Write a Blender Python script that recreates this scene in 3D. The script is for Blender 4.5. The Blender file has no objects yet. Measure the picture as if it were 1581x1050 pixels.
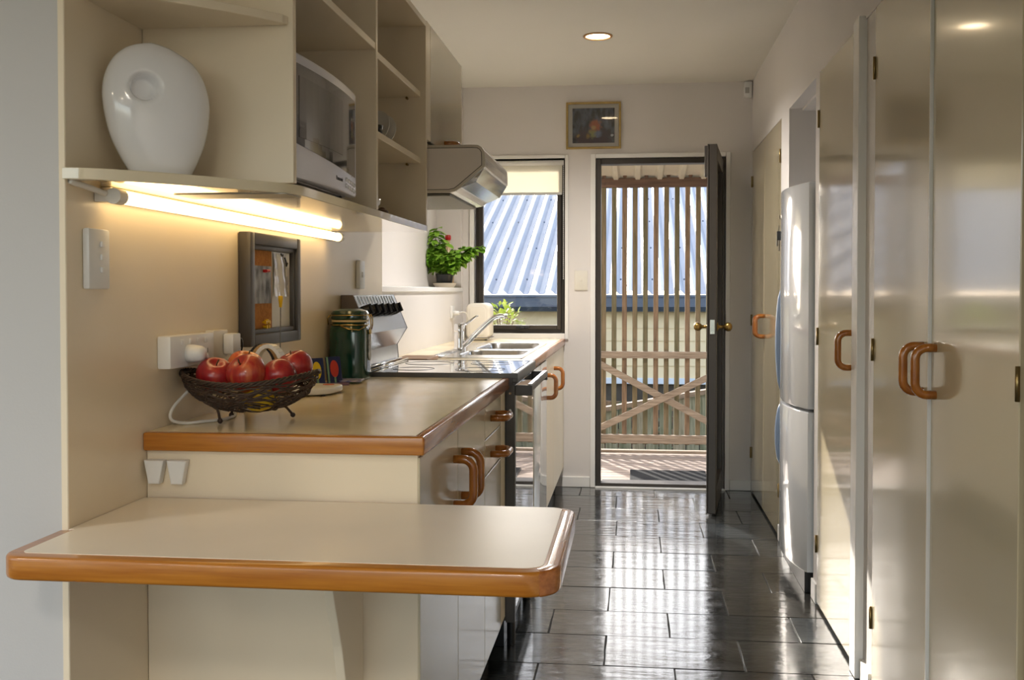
import bpy, bmesh, math, random
from mathutils import Vector, Matrix
R = random.Random(7)
PI = math.pi
scene = bpy.context.scene
col = scene.collection

# ------------------------------------------------------------------ camera
F_PX, W_PX = 1600.0, 1581.0
cam_d = bpy.data.cameras.new('camera')
cam_d.sensor_fit = 'HORIZONTAL'
cam_d.sensor_width = 36.0
cam_d.lens = F_PX / W_PX * 36.0
cam_d.shift_y = -(525.0 - 483.515) / W_PX
cam_d.clip_start = 0.05
cam_d.clip_end = 200
cam = bpy.data.objects.new('camera', cam_d)
cam.location = (0, 0, 1.166)
cam.rotation_euler = (math.radians(90 - 1.2), 0, math.radians(6.684))
col.objects.link(cam)
scene.camera = cam

# ------------------------------------------------------------------ sky, sun, exposure
scene.view_settings.view_transform = 'Standard'
scene.view_settings.look = 'None'
scene.view_settings.gamma = 1.0
scene.view_settings.use_curve_mapping = False
scene.view_settings.exposure = 1.08
SUN_DIR = Vector((0.40, -0.83, -0.385)).normalized()      # direction in which the sunlight travels
world = bpy.data.worlds.new('sky')
scene.world = world
world.use_nodes = True
nt = world.node_tree
nt.nodes.clear()
sky = nt.nodes.new('ShaderNodeTexSky')
sky.sky_type = 'NISHITA'
sky.sun_disc = False
sky.sun_elevation = math.asin(-SUN_DIR.z)
sky.sun_rotation = math.atan2(-SUN_DIR.x, -SUN_DIR.y)
sky.air_density = 1.0
sky.dust_density = 2.0
bg = nt.nodes.new('ShaderNodeBackground')
bg.inputs['Strength'].default_value = 0.34
wo = nt.nodes.new('ShaderNodeOutputWorld')
hsv = nt.nodes.new('ShaderNodeHueSaturation')
hsv.inputs['Saturation'].default_value = 0.6
nt.links.new(sky.outputs[0], hsv.inputs['Color'])
nt.links.new(hsv.outputs[0], bg.inputs[0])
nt.links.new(bg.outputs[0], wo.inputs[0])
sun_d = bpy.data.lights.new('sun', 'SUN')
sun_d.energy = 5.2
sun_d.angle = math.radians(0.6)
sun_d.color = (1.0, 0.94, 0.85)
sun = bpy.data.objects.new('sun', sun_d)
sun.rotation_euler = SUN_DIR.to_track_quat('-Z', 'Y').to_euler()
sun.location = (-4, 12, 8)
col.objects.link(sun)


def portal(name, loc, rot, sx, sy):
    d = bpy.data.lights.new(name, 'AREA')
    d.shape = 'RECTANGLE'
    d.size, d.size_y = sx, sy
    d.cycles.is_portal = True
    o = bpy.data.objects.new(name, d)
    o.location = loc
    o.rotation_euler = rot
    col.objects.link(o)


# portals only guide the sampling of the daylight that comes in through the openings
portal('daylight_portal', (-1.45, -3.42, 1.1), (math.radians(90), 0, 0), 3.5, 2.1)
portal('daylight_portal', (-3.52, -0.75, 1.1), (math.radians(90), 0, math.radians(-90)), 3.5, 2.0)
portal('daylight_portal', (-0.67, 6.29, 1.43), (math.radians(90), 0, math.radians(180)), 0.54, 1.06)
portal('daylight_portal', (0.15, 6.29, 0.98), (math.radians(90), 0, math.radians(180)), 0.75, 1.94)


# ------------------------------------------------------------------ materials
MATS = {}


def mat(name, color, rough=0.5, metal=0.0, coat=0.0, coat_rough=0.05, var=0.0, vscale=8.0, bump=0.0, bscale=60.0,
        trans=0.0, emit=None, estr=0.0, stretch=(1, 1, 1), ior=1.5, rvar=0.0, color2=None, detail=3.0, spec=0.5):
    if name in MATS:
        return MATS[name]
    m = bpy.data.materials.new(name)
    m.use_nodes = True
    n = m.node_tree.nodes
    lk = m.node_tree.links
    p = n['Principled BSDF']
    c = (color[0], color[1], color[2], 1)
    p.inputs['Base Color'].default_value = c
    p.inputs['Roughness'].default_value = rough
    p.inputs['Metallic'].default_value = metal
    p.inputs['IOR'].default_value = ior
    p.inputs['Specular IOR Level'].default_value = spec
    p.inputs['Coat Weight'].default_value = coat
    p.inputs['Coat Roughness'].default_value = coat_rough
    p.inputs['Transmission Weight'].default_value = trans
    if emit:
        p.inputs['Emission Color'].default_value = (*emit, 1)
        p.inputs['Emission Strength'].default_value = estr
    if var or bump or color2 or rvar:
        tc = n.new('ShaderNodeTexCoord')
        mp = n.new('ShaderNodeMapping')
        mp.inputs['Scale'].default_value = stretch
        lk.new(tc.outputs['Object'], mp.inputs['Vector'])
    if var or color2 or rvar:
        nz = n.new('ShaderNodeTexNoise')
        nz.inputs['Scale'].default_value = vscale
        nz.inputs['Detail'].default_value = detail
        lk.new(mp.outputs[0], nz.inputs['Vector'])
    if var or color2:
        rp = n.new('ShaderNodeValToRGB')
        if color2:
            a, b = c, (*color2, 1)
        else:
            a = tuple(max(0, v * (1 - var)) for v in color) + (1,)
            b = tuple(min(1, v * (1 + var)) for v in color) + (1,)
        rp.color_ramp.elements[0].color = a
        rp.color_ramp.elements[1].color = b
        rp.color_ramp.elements[0].position = 0.32
        rp.color_ramp.elements[1].position = 0.68
        lk.new(nz.outputs['Fac'], rp.inputs['Fac'])
        lk.new(rp.outputs[0], p.inputs['Base Color'])
    if rvar:
        mr = n.new('ShaderNodeMapRange')
        mr.inputs['From Min'].default_value = 0.3
        mr.inputs['From Max'].default_value = 0.7
        mr.inputs['To Min'].default_value = max(0.02, rough - rvar)
        mr.inputs['To Max'].default_value = rough + rvar
        lk.new(nz.outputs['Fac'], mr.inputs['Value'])
        lk.new(mr.outputs[0], p.inputs['Roughness'])
    if bump:
        nb = n.new('ShaderNodeTexNoise')
        nb.inputs['Scale'].default_value = bscale
        nb.inputs['Detail'].default_value = 4
        lk.new(mp.outputs[0], nb.inputs['Vector'])
        bp = n.new('ShaderNodeBump')
        bp.inputs['Strength'].default_value = bump
        bp.inputs['Distance'].default_value = 0.01
        lk.new(nb.outputs['Fac'], bp.inputs['Height'])
        lk.new(bp.outputs[0], p.inputs['Normal'])
    MATS[name] = m
    return m


def s(r, g, b):
    def f(v):
        v /= 255.0
        return v / 12.92 if v <= 0.04045 else ((v + 0.055) / 1.055) ** 2.4
    return (f(r), f(g), f(b))


def glass_mat(name, tint=(1, 1, 1), gloss=0.02):
    m = bpy.data.materials.new(name)
    m.use_nodes = True
    n = m.node_tree.nodes
    lk = m.node_tree.links
    n.clear()
    out = n.new('ShaderNodeOutputMaterial')
    mx = n.new('ShaderNodeMixShader')
    tr = n.new('ShaderNodeBsdfTransparent')
    tr.inputs[0].default_value = (*tint, 1)
    gl = n.new('ShaderNodeBsdfGlossy')
    gl.inputs['Roughness'].default_value = gloss
    fr = n.new('ShaderNodeFresnel')
    fr.inputs[0].default_value = 1.45
    lk.new(fr.outputs[0], mx.inputs[0])
    lk.new(tr.outputs[0], mx.inputs[1])
    lk.new(gl.outputs[0], mx.inputs[2])
    lk.new(mx.outputs[0], out.inputs[0])
    MATS[name] = m
    return m


def translucent_mat(name, color, fac):
    m = bpy.data.materials.new(name)
    m.use_nodes = True
    n = m.node_tree.nodes
    lk = m.node_tree.links
    n.clear()
    out = n.new('ShaderNodeOutputMaterial')
    mx = n.new('ShaderNodeMixShader')
    df = n.new('ShaderNodeBsdfDiffuse')
    df.inputs[0].default_value = (*color, 1)
    tl = n.new('ShaderNodeBsdfTranslucent')
    tl.inputs[0].default_value = (*color, 1)
    mx.inputs[0].default_value = fac
    lk.new(df.outputs[0], mx.inputs[1])
    lk.new(tl.outputs[0], mx.inputs[2])
    lk.new(mx.outputs[0], out.inputs[0])
    MATS[name] = m
    return m


CREAM = s(231, 220, 194)
WHITE_WALL = mat('white_wall_paint', s(224, 219, 215), 0.55, var=0.02, vscale=1.5, bump=0.04, bscale=220)
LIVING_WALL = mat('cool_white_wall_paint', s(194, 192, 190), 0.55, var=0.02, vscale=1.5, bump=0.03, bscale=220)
CEIL = mat('ceiling_paint', s(228, 224, 214), 0.7, var=0.02, vscale=1.2, bump=0.05, bscale=260)
TRIM = mat('white_gloss_trim', s(238, 236, 232), 0.25, bump=0.01, bscale=40)
LAM = mat('cream_laminate', s(236, 221, 194), 0.28, var=0.025, vscale=3, bump=0.015, bscale=300)
LAM_TOP = mat('cream_worktop_laminate', s(234, 217, 180), 0.16, var=0.03, vscale=5, bump=0.01, bscale=9, rvar=0.04)
BAR_TOP = mat('bar_laminate', s(240, 228, 208), 0.30, var=0.025, vscale=5, bump=0.02, bscale=250)
GLOSS = mat('cream_gloss_paint', s(190, 177, 146), 0.16, var=0.015, vscale=2, coat=0.5, coat_rough=0.07, bump=0.006, bscale=18)
GLOSS_L = mat('cream_gloss_laminate', s(208, 196, 166), 0.22, var=0.015, vscale=2, coat=0.45, coat_rough=0.1, bump=0.008, bscale=12)
WOOD_X = mat('rimu_wood_along', s(188, 122, 40), 0.28, color2=s(164, 98, 26), vscale=6, stretch=(1.2, 22, 22), coat=0.4, coat_rough=0.12, detail=5)
WOOD_Y = mat('rimu_wood_across', s(186, 112, 46), 0.24, color2=s(150, 84, 32), vscale=6, stretch=(22, 1.2, 22), coat=0.5, coat_rough=0.1, detail=5)
HANDLE = mat('varnished_wood', s(176, 108, 36), 0.2, color2=s(152, 84, 24), vscale=10, stretch=(8, 8, 2), coat=0.7, coat_rough=0.06)
ALU = mat('bronze_aluminium', s(62, 56, 50), 0.35, metal=0.35, var=0.08, vscale=4)
CHROME = mat('chrome', (0.82, 0.83, 0.85), 0.07, metal=1.0)
STEEL = mat('stainless_steel', (0.66, 0.66, 0.65), 0.2, metal=1.0, rvar=0.06, vscale=20, stretch=(20, 1, 1))
BRASS = mat('aged_brass', s(140, 112, 60), 0.35, metal=0.9, var=0.2, vscale=30)
BLACK = mat('black_plastic', (0.012, 0.012, 0.013), 0.3)
RUBBER = mat('black_rubber', (0.012, 0.0125, 0.014), 0.9, bump=0.3, bscale=120, spec=0.1)
WHITEP = mat('white_plastic', s(232, 232, 230), 0.3)
IVORYP = mat('ivory_plastic', s(225, 220, 208), 0.35)
GLASS = glass_mat('window_glass')
CORD = mat('white_cord', s(225, 222, 215), 0.45)


# ------------------------------------------------------------------ mesh helpers
class B:
    def __init__(self):
        self.bm = bmesh.new()

    def box(self, x0, x1, y0, y1, z0, z1, bevel=0.0, seg=2):
        mtx = Matrix.Translation(((x0 + x1) / 2, (y0 + y1) / 2, (z0 + z1) / 2)) @ Matrix.Diagonal((abs(x1 - x0), abs(y1 - y0), abs(z1 - z0), 1))
        r = bmesh.ops.create_cube(self.bm, size=1.0, matrix=mtx)
        if bevel:
            es = list({e for v in r['verts'] for e in v.link_edges})
            bmesh.ops.bevel(self.bm, geom=es, offset=bevel, segments=seg, profile=0.5, affect='EDGES', clamp_overlap=True)
        return self

    def prism(self, pts, axis, a0, a1, bevel=0.0, seg=2):
        """pts 2D outline: axis 'Y' -> (x,z), 'Z' -> (x,y), 'X' -> (y,z)"""
        def P(p, a):
            if axis == 'Y':
                return (p[0], a, p[1])
            if axis == 'Z':
                return (p[0], p[1], a)
            return (a, p[0], p[1])
        v0 = [self.bm.verts.new(P(p, a0)) for p in pts]
        v1 = [self.bm.verts.new(P(p, a1)) for p in pts]
        fs = [self.bm.faces.new(v0), self.bm.faces.new(list(reversed(v1)))]
        n = len(pts)
        for i in range(n):
            j = (i + 1) % n
            fs.append(self.bm.faces.new((v0[j], v0[i], v1[i], v1[j])))
        bmesh.ops.recalc_face_normals(self.bm, faces=fs)
        if bevel:
            es = [e for e in fs[0].edges] + [e for e in fs[1].edges]
            bmesh.ops.bevel(self.bm, geom=es, offset=bevel, segments=seg, profile=0.5, affect='EDGES', clamp_overlap=True)
        return self

    def lathe(self, prof, c=(0, 0, 0), seg=32, sq=0.0, mtx=None, sx=1.0, sy=1.0, caps=True):
        """prof list of (r,z). sq>0 squares the section off."""
        rings = []
        for r, z in prof:
            if r < 1e-6:
                rings.append([self.bm.verts.new((0, 0, z))])
                continue
            ring = []
            for k in range(seg):
                a = 2 * PI * k / seg
                ca, sa = math.cos(a), math.sin(a)
                if sq:
                    q = (abs(ca) ** (2 + sq) + abs(sa) ** (2 + sq)) ** (-1 / (2 + sq))
                else:
                    q = 1
                ring.append(self.bm.verts.new((r * q * ca * sx, r * q * sa * sy, z)))
            rings.append(ring)
        fs = []
        for a, b in zip(rings[:-1], rings[1:]):
            if len(a) == 1 and len(b) == 1:
                continue
            if len(a) == 1:
                for k in range(seg):
                    fs.append(self.bm.faces.new((a[0], b[k], b[(k + 1) % seg])))
            elif len(b) == 1:
                for k in range(seg):
                    fs.append(self.bm.faces.new((a[k], b[0], a[(k + 1) % seg])))
            else:
                for k in range(seg):
                    j = (k + 1) % seg
                    fs.append(self.bm.faces.new((a[k], b[k], b[j], a[j])))
        if caps and len(rings[0]) > 1:
            fs.append(self.bm.faces.new(rings[0]))
        if caps and len(rings[-1]) > 1:
            fs.append(self.bm.faces.new(rings[-1]))
        bmesh.ops.recalc_face_normals(self.bm, faces=fs)
        vs = [v for r in rings for v in r]
        T = Matrix.Translation(c)
        if mtx is not None:
            T = T @ mtx
        for v in vs:
            v.co = T @ v.co
        return self

    def tube(self, pts, r, seg=8, closed=False, radii=None):
        pts = [Vector(p) for p in pts]
        n = len(pts)
        rings = []
        up = None
        for i, p in enumerate(pts):
            if closed:
                t = pts[(i + 1) % n] - pts[i - 1]
            else:
                t = pts[min(i + 1, n - 1)] - pts[max(i - 1, 0)]
            t.normalize()
            if up is None:
                a = Vector((0, 0, 1)) if abs(t.z) < 0.9 else Vector((1, 0, 0))
                up = (a - t * a.dot(t)).normalized()
            else:
                up = up - t * up.dot(t)
                up.normalize()
            sd = t.cross(up)
            rr = radii[i] if radii else r
            rings.append([self.bm.verts.new(p + (up * math.cos(2 * PI * k / seg) + sd * math.sin(2 * PI * k / seg)) * rr) for k in range(seg)])
        fs = []
        for i in range(n if closed else n - 1):
            a, b = rings[i], rings[(i + 1) % n]
            for k in range(seg):
                j = (k + 1) % seg
                fs.append(self.bm.faces.new((a[k], a[j], b[j], b[k])))
        if not closed:
            fs.append(self.bm.faces.new(list(reversed(rings[0]))))
            fs.append(self.bm.faces.new(rings[-1]))
        return self

    def cord(self, pts, r, seg=8, n=6, radii=None):
        P = [Vector(p) for p in pts]
        P = [P[0] * 2 - P[1]] + P + [P[-1] * 2 - P[-2]]
        out, rad = [], []
        for i in range(1, len(P) - 2):
            for k in range(n):
                u = k / n
                a, b, c, d = P[i - 1], P[i], P[i + 1], P[i + 2]
                out.append(0.5 * ((2 * b) + (c - a) * u + (2 * a - 5 * b + 4 * c - d) * u * u + (3 * b - a - 3 * c + d) * u ** 3))
                if radii:
                    rad.append(radii[i - 1] * (1 - u) + radii[i] * u)
        out.append(P[-2])
        if radii:
            rad.append(radii[-1])
        return self.tube(out, r, seg, radii=rad or None)

    def cyl(self, p0, p1, r, seg=20, r1=None):
        return self.tube([p0, p1], r, seg, radii=[r, r1 if r1 is not None else r])

    def ball(self, c, r, seg=16, sc=(1, 1, 1)):
        bmesh.ops.create_uvsphere(self.bm, u_segments=seg, v_segments=max(6, seg // 2), radius=1,
                                  matrix=Matrix.Translation(c) @ Matrix.Diagonal((r * sc[0], r * sc[1], r * sc[2], 1)))
        return self


def wloc(o):
    v = Vector((0, 0, 0))
    while o:
        v += o.location
        o = o.parent
    return v


def obj(name, b, m, parent=None, smooth=False, label=None, kind=None):
    me = bpy.data.meshes.new(name)
    bm = b.bm if isinstance(b, B) else b
    if parent:
        bmesh.ops.translate(bm, verts=bm.verts, vec=-wloc(parent))
    bm.to_mesh(me)
    bm.free()
    me.materials.append(m)
    if smooth:
        me.polygons.foreach_set('use_smooth', [True] * len(me.polygons))
        if smooth == 'auto':
            try:
                me.set_sharp_from_angle(angle=math.radians(35))
            except Exception:
                pass
    o = bpy.data.objects.new(name, me)
    col.objects.link(o)
    if parent:
        o.parent = parent
    if label:
        o['label'] = label
    if kind:
        o['kind'] = kind
    return o


def thing(name, label, cat, loc=(0, 0, 0), group=None):
    o = bpy.data.objects.new(name, None)
    o.empty_display_size = 0.05
    o.location = loc
    o['label'] = label
    o['category'] = cat
    if group:
        o['group'] = group
    col.objects.link(o)
    return o


def tag(o, label, cat, group=None):
    o['label'] = label
    o['category'] = cat
    if group:
        o['group'] = group
    return o


def struct(name, b, m, label=None, smooth=False):
    return obj(name, b, m, None, smooth, label, 'structure')


def sempty(name, loc, label=None):
    o = bpy.data.objects.new(name, None)
    o.empty_display_size = 0.05
    o.location = loc
    o['kind'] = 'structure'
    if label:
        o['label'] = label
    col.objects.link(o)
    return o


def share(name, src, loc, parent, rotz=0):
    o = bpy.data.objects.new(name, src.data)
    o.location = loc
    o.rotation_euler = (0, 0, rotz)
    col.objects.link(o)
    o.parent = parent
    return o


def arc(c, r, a0, a1, n):
    return [(c[0] + r * math.cos(math.radians(a0 + (a1 - a0) * i / n)), c[1] + r * math.sin(math.radians(a0 + (a1 - a0) * i / n))) for i in range(n + 1)]


def rrect(x0, x1, y0, y1, r, n=6):
    return (arc((x1 - r, y1 - r), r, 0, 90, n) + arc((x0 + r, y1 - r), r, 90, 180, n)
            + arc((x0 + r, y0 + r), r, 180, 270, n) + arc((x1 - r, y0 + r), r, 270, 360, n))


def d_handle(parent, p0, p1, out, depth=0.046, r=0.0105, mt=None):
    """D shaped pull: from p0 to p1 on the door face, standing out along `out`."""
    p0, p1, out = Vector(p0), Vector(p1), Vector(out)
    ax = (p1 - p0).normalized()
    rc = 0.026
    pts = [p0 - out * 0.001, p0 + out * (depth - rc)]
    for i in range(1, 7):
        a = i / 6 * PI / 2
        pts.append(p0 + out * (depth - rc + rc * math.sin(a)) + ax * (rc - rc * math.cos(a)))
    for i in range(0, 7):
        a = i / 6 * PI / 2
        pts.append(p1 + out * (depth - rc + rc * math.cos(a)) - ax * (rc - rc * math.sin(a)))
    pts.append(p1 - out * 0.001)
    return obj('handle', B().tube(pts, r, 12), mt or HANDLE, parent, True, 'varnished wooden D-shaped pull')


# ------------------------------------------------------------------ the room shell
CZ = 2.386
YB = 6.167
XL = -0.97
XR = 0.684
slate_mats = [mat('slate_%d' % i, c, 0.17, color2=c2, vscale=5, bump=0.36, bscale=14, rvar=0.07, detail=6, stretch=(0.6, 1.6, 1), coat=0.5, coat_rough=0.09)
              for i, (c, c2) in enumerate([(s(36, 38, 39), s(58, 59, 58)), (s(32, 35, 37), s(52, 56, 59)), (s(40, 39, 37), s(62, 60, 56)), (s(30, 32, 33), s(46, 48, 49))])]
GROUT = mat('dark_grout', s(34, 33, 31), 0.8, var=0.2, vscale=40)
floor = struct('floor', B().box(-3.7, 1.45, -3.6, 6.30, -0.10, -0.0035), GROUT, 'dark slate tiled floor')
rows = [6.165, 5.905, 5.58, 5.271, 4.953, 4.644, 4.367, 4.078, 3.776, 3.506, 3.22, 2.93, 2.63, 2.33, 2.03, 1.73, 1.43, 1.13]
for i in range(len(rows) - 1):
    y1, y0 = rows[i], rows[i + 1]
    off = 0.125 if i % 2 == 0 else -0.085
    js = [off + 0.42 * k + R.uniform(-0.012, 0.012) for k in range(-4, 4)]
    js = [j for j in js if -0.95 < j < 0.68]
    js = [-0.965] + js + [0.695]
    if js[1] - js[0] < 0.08:
        js.pop(1)
    if js[-1] - js[-2] < 0.05:
        js.pop(-2)
    for a, b_ in zip(js[:-1], js[1:]):
        g = 0.0022
        x0, x1, ya, yb = a + g, b_ - g, y0 + g, y1 - g
        zt = R.uniform(-0.0018, 0.0)
        pts = []
        m_ = 4
        for k in range(m_):
            pts.append((x0 + (x1 - x0) * k / m_ + (0 if k == 0 else 0), ya + R.uniform(-.0014, .0014)))
        for k in range(m_):
            pts.append((x1 + R.uniform(-.0014, .0014), ya + (yb - ya) * k / m_))
        for k in range(m_):
            pts.append((x1 - (x1 - x0) * k / m_, yb + R.uniform(-.0014, .0014)))
        for k in range(m_):
            pts.append((x0 + R.uniform(-.0014, .0014), yb - (yb - ya) * k / m_))
        obj('tile', B().prism(pts, 'Z', -0.0034, zt, 0.0014, 1), slate_mats[R.randrange(4)], floor)

ceiling = struct('ceiling', B().box(-3.7, 1.45, -3.6, 6.30, CZ, CZ + 0.12), CEIL, 'off-white flat plaster ceiling')

# left side: kitchen lining, the wall behind it and the living-room wall that turns off it
struct('wall_left', B().box(-1.20, -0.983, 1.852, 3.944, 0, CZ).box(-1.30, -1.02, 3.944, YB, 0, 1.164)
       .box(-1.30, -1.17, 3.944, YB, 1.164, CZ).box(-1.172, -1.02, 3.944, 4.10, 1.164, CZ).box(-1.172, -1.02, 6.10, YB, 1.164, CZ),
       WHITE_WALL, 'white left wall with shelf-height niche past the stove')
struct('wall_lining', B().box(-0.983, XL, 1.684, 3.944, 0, CZ, 0.0015, 1), LAM, 'cream laminate lining along the left kitchen wall')
struct('trim_1', B().box(-1.172, -1.008, 4.02, 6.105, 1.164, 1.188, 0.003), TRIM, 'white painted ledge of the wall niche')
struct('wall_living', B().box(-3.7, -0.983, 1.69, 1.85, 0, CZ), LIVING_WALL, 'cool white wall turning off to the left')
# the living room behind the camera, lit through wide window openings
struct('wall_rear', B().box(-3.7, -3.2, -3.6, -3.45, 0, CZ).box(0.3, 1.45, -3.6, -3.45, 0, CZ).box(-3.2, 0.3, -3.6, -3.45, 2.15, CZ), LIVING_WALL)
struct('wall_far_left', B().box(-3.7, -3.55, -3.45, -2.5, 0, CZ).box(-3.7, -3.55, 1.0, 1.69, 0, CZ).box(-3.7, -3.55, -2.5, 1.0, 0, 0.1)
       .box(-3.7, -3.55, -2.5, 1.0, 2.1, CZ), LIVING_WALL)
# right wall
struct('wall_right', B().box(XR, 0.74, 1.90, YB, 1.975, CZ).box(XR, 0.74, 4.722, 4.965, 0.0, 1.975).box(XR, 0.74, 3.935, 4.042, 0, 1.975)
       .box(XR + 0.004, 0.74, 3.06, 3.275, 0, 1.975).box(XR, 0.74, 6.135, YB, 0, 1.975).box(XR, 0.9, -3.45, 1.90, 0, CZ)
       .box(1.32, 1.40, 1.9, 6.2, 0, CZ).box(0.74, 1.32, 4.722, 4.80, 0, CZ).box(0.74, 1.32, 3.96, 4.042, 0, CZ).box(0.74, 1.32, 4.042, 4.722, 1.965, 2.04),
       WHITE_WALL, 'white right wall around the tall cupboards')
struct('trim_2', B().box(0.664, XR + 0.01, 3.197, 3.275, 0, 1.985, 0.002), TRIM, 'white vertical timber post between the tall cupboards')
struct('baseboard_right', B().box(0.676, XR + 0.01, 3.07, 3.194, 0, 0.062, 0.003).box(0.674, XR, 3.945, 4.038, 0, 0.075, 0.003).box(0.674, XR, 4.73, 4.955, 0, 0.075, 0.003), TRIM)
# back wall with window and door openings
WX0, WX1, WZ0, WZ1 = -0.952, -0.405, 0.903, 1.957
DX0, DX1, DZ1 = -0.224, 0.534, 1.953
struct('wall_back', B().box(-1.30, WX0, YB, 6.30, 0, CZ).box(WX0, WX1, YB, 6.30, 0, WZ0).box(WX0, WX1, YB, 6.30, WZ1, CZ)
       .box(WX1, DX0, YB, 6.30, 0, CZ).box(DX0, DX1, YB, 6.30, DZ1, CZ).box(DX1, 1.45, YB, 6.30, 0, CZ), WHITE_WALL, 'warm white back wall')
struct('baseboard_back', B().box(-0.42, -0.256, YB - 0.012, YB, 0, 0.062, 0.003).box(0.562, XR, YB - 0.012, YB, 0, 0.062, 0.003), TRIM)
struct('trim_3', B().box(DX0 - 0.03, DX0, YB - 0.016, YB + 0.01, 0, DZ1 + 0.026, 0.003).box(DX1, DX1 + 0.026, YB - 0.016, YB + 0.01, 0, DZ1 + 0.026, 0.003)
       .box(DX0, DX1, YB - 0.016, YB + 0.01, DZ1, DZ1 + 0.026, 0.003), TRIM, 'white architrave round the back door')
struct('trim_4', B().box(WX0 - 0.026, WX0, YB - 0.014, YB + 0.06, WZ0 - 0.022, WZ1 + 0.02, 0.003).box(WX1, WX1 + 0.02, YB - 0.014, YB + 0.06, WZ0 - 0.022, WZ1 + 0.02, 0.003)
       .box(WX0, WX1, YB - 0.014, YB + 0.06, WZ1, WZ1 + 0.02, 0.003).box(WX0, WX1, YB - 0.024, YB + 0.06, WZ0 - 0.022, WZ0 + 0.012, 0.003), TRIM, 'white window surround and sill')

# ------------------------------------------------------------------ window
win = sempty('window_1', (-0.68, YB + 0.05, WZ0), 'dark aluminium awning window over the sink')
ya, yb_ = YB + 0.03, YB + 0.075


def frame_boxes(b, x0, x1, z0, z1, y0, y1, w, bev=0.003):
    b.box(x0, x0 + w, y0, y1, z0, z1, bev).box(x1 - w, x1, y0, y1, z0, z1, bev)
    b.box(x0 + w, x1 - w, y0, y1, z0, z0 + w, bev).box(x0 + w, x1 - w, y0, y1, z1 - w, z1, bev)
    return b


obj('frame', frame_boxes(B(), WX0 + 0.004, WX1 - 0.004, WZ0 + 0.012, WZ1, YB + 0.05, YB + 0.10, 0.022), ALU, win)
obj('sash', frame_boxes(B(), WX0 + 0.024, WX1 - 0.024, WZ0 + 0.034, WZ1 - 0.022, YB + 0.03, YB + 0.075, 0.026), ALU, win)
obj('pane', B().box(WX0 + 0.046, WX1 - 0.046, YB + 0.055, YB + 0.059, WZ0 + 0.056, WZ1 - 0.044), GLASS, win)
wh = obj('latch', B().box(-0.70, -0.62, YB + 0.018, YB + 0.032, WZ0 + 0.04, WZ0 + 0.058, 0.004).box(-0.672, -0.65, YB + 0.0, YB + 0.02, WZ0 + 0.036, WZ0 + 0.05, 0.003), BLACK, win)

BLIND = translucent_mat('blind_fabric', s(238, 234, 222), 0.45)
bl = thing('roller_blind', 'cream roller blind pulled a little way down the window', 'blind', (-0.68, YB + 0.012, 1.75))
obj('fabric', B().box(WX0 + 0.03, WX1 - 0.018, YB + 0.010, YB + 0.0112, 1.752, 1.93), BLIND, bl)
obj('roller', B().cyl((WX0 + 0.012, YB + 0.012, 1.932), (WX1 - 0.008, YB + 0.012, 1.932), 0.016), TRIM, bl, True)
obj('bottom_bar', B().box(WX0 + 0.03, WX1 - 0.018, YB + 0.005, YB + 0.016, 1.742, 1.757, 0.004), mat('blind_bar', s(205, 203, 198), 0.4), bl)
cb = B()
for k in range(60):
    z = 1.92 - k * 0.0115
    cb.ball((WX1 - 0.010, YB + 0.004, z), 0.0032, 6)
obj('bead_chain', cb.tube([(WX1 - 0.010, YB + 0.004, 1.92), (WX1 - 0.010, YB + 0.004, 1.24)], 0.0012, 6), WHITEP, bl, True)

# ------------------------------------------------------------------ back door
door = sempty('door_1', (0.15, YB + 0.05, 0), 'dark aluminium glazed back door standing open')
db = B()
db.box(DX0 + 0.002, DX0 + 0.032, YB - 0.004, YB + 0.09, 0.0, DZ1 - 0.002, 0.003).box(DX1 - 0.032, DX1 - 0.002, YB - 0.004, YB + 0.09, 0.0, DZ1 - 0.002, 0.003)
db.box(DX0 + 0.032, DX1 - 0.032, YB - 0.004, YB + 0.09, DZ1 - 0.034, DZ1 - 0.002, 0.003)
obj('frame', db, ALU, door)
obj('sill', B().box(DX0 + 0.032, DX1 - 0.032, YB + 0.0, YB + 0.13, 0.0, 0.026, 0.004), ALU, door)
obj('threshold', B().box(DX0, DX1, YB - 0.03, YB + 0.0, -0.003, 0.008, 0.003), TRIM, door)
# leaf: hinge line (hx,hy) -> free edge (fx,fy)
hv, fv = Vector((0.497, 6.150, 0)), Vector((0.405, 5.432, 0))
ld = (fv - hv).normalized()
ln_ = Vector((-ld.y, ld.x, 0))
LW = (fv - hv).length
LM = Matrix(((ld.x, ln_.x, 0, hv.x), (ld.y, ln_.y, 0, hv.y), (0, 0, 1, 0), (0, 0, 0, 1)))


def leafbox(b, u0, u1, t0, t1, z0, z1, bev=0.003):
    t = B().box(u0, u1, t0, t1, z0, z1, bev)
    t.bm.transform(LM)
    me = bpy.data.meshes.new('tmp')
    t.bm.to_mesh(me)
    t.bm.free()
    b.bm.from_mesh(me)
    bpy.data.meshes.remove(me)
    return b


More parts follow.
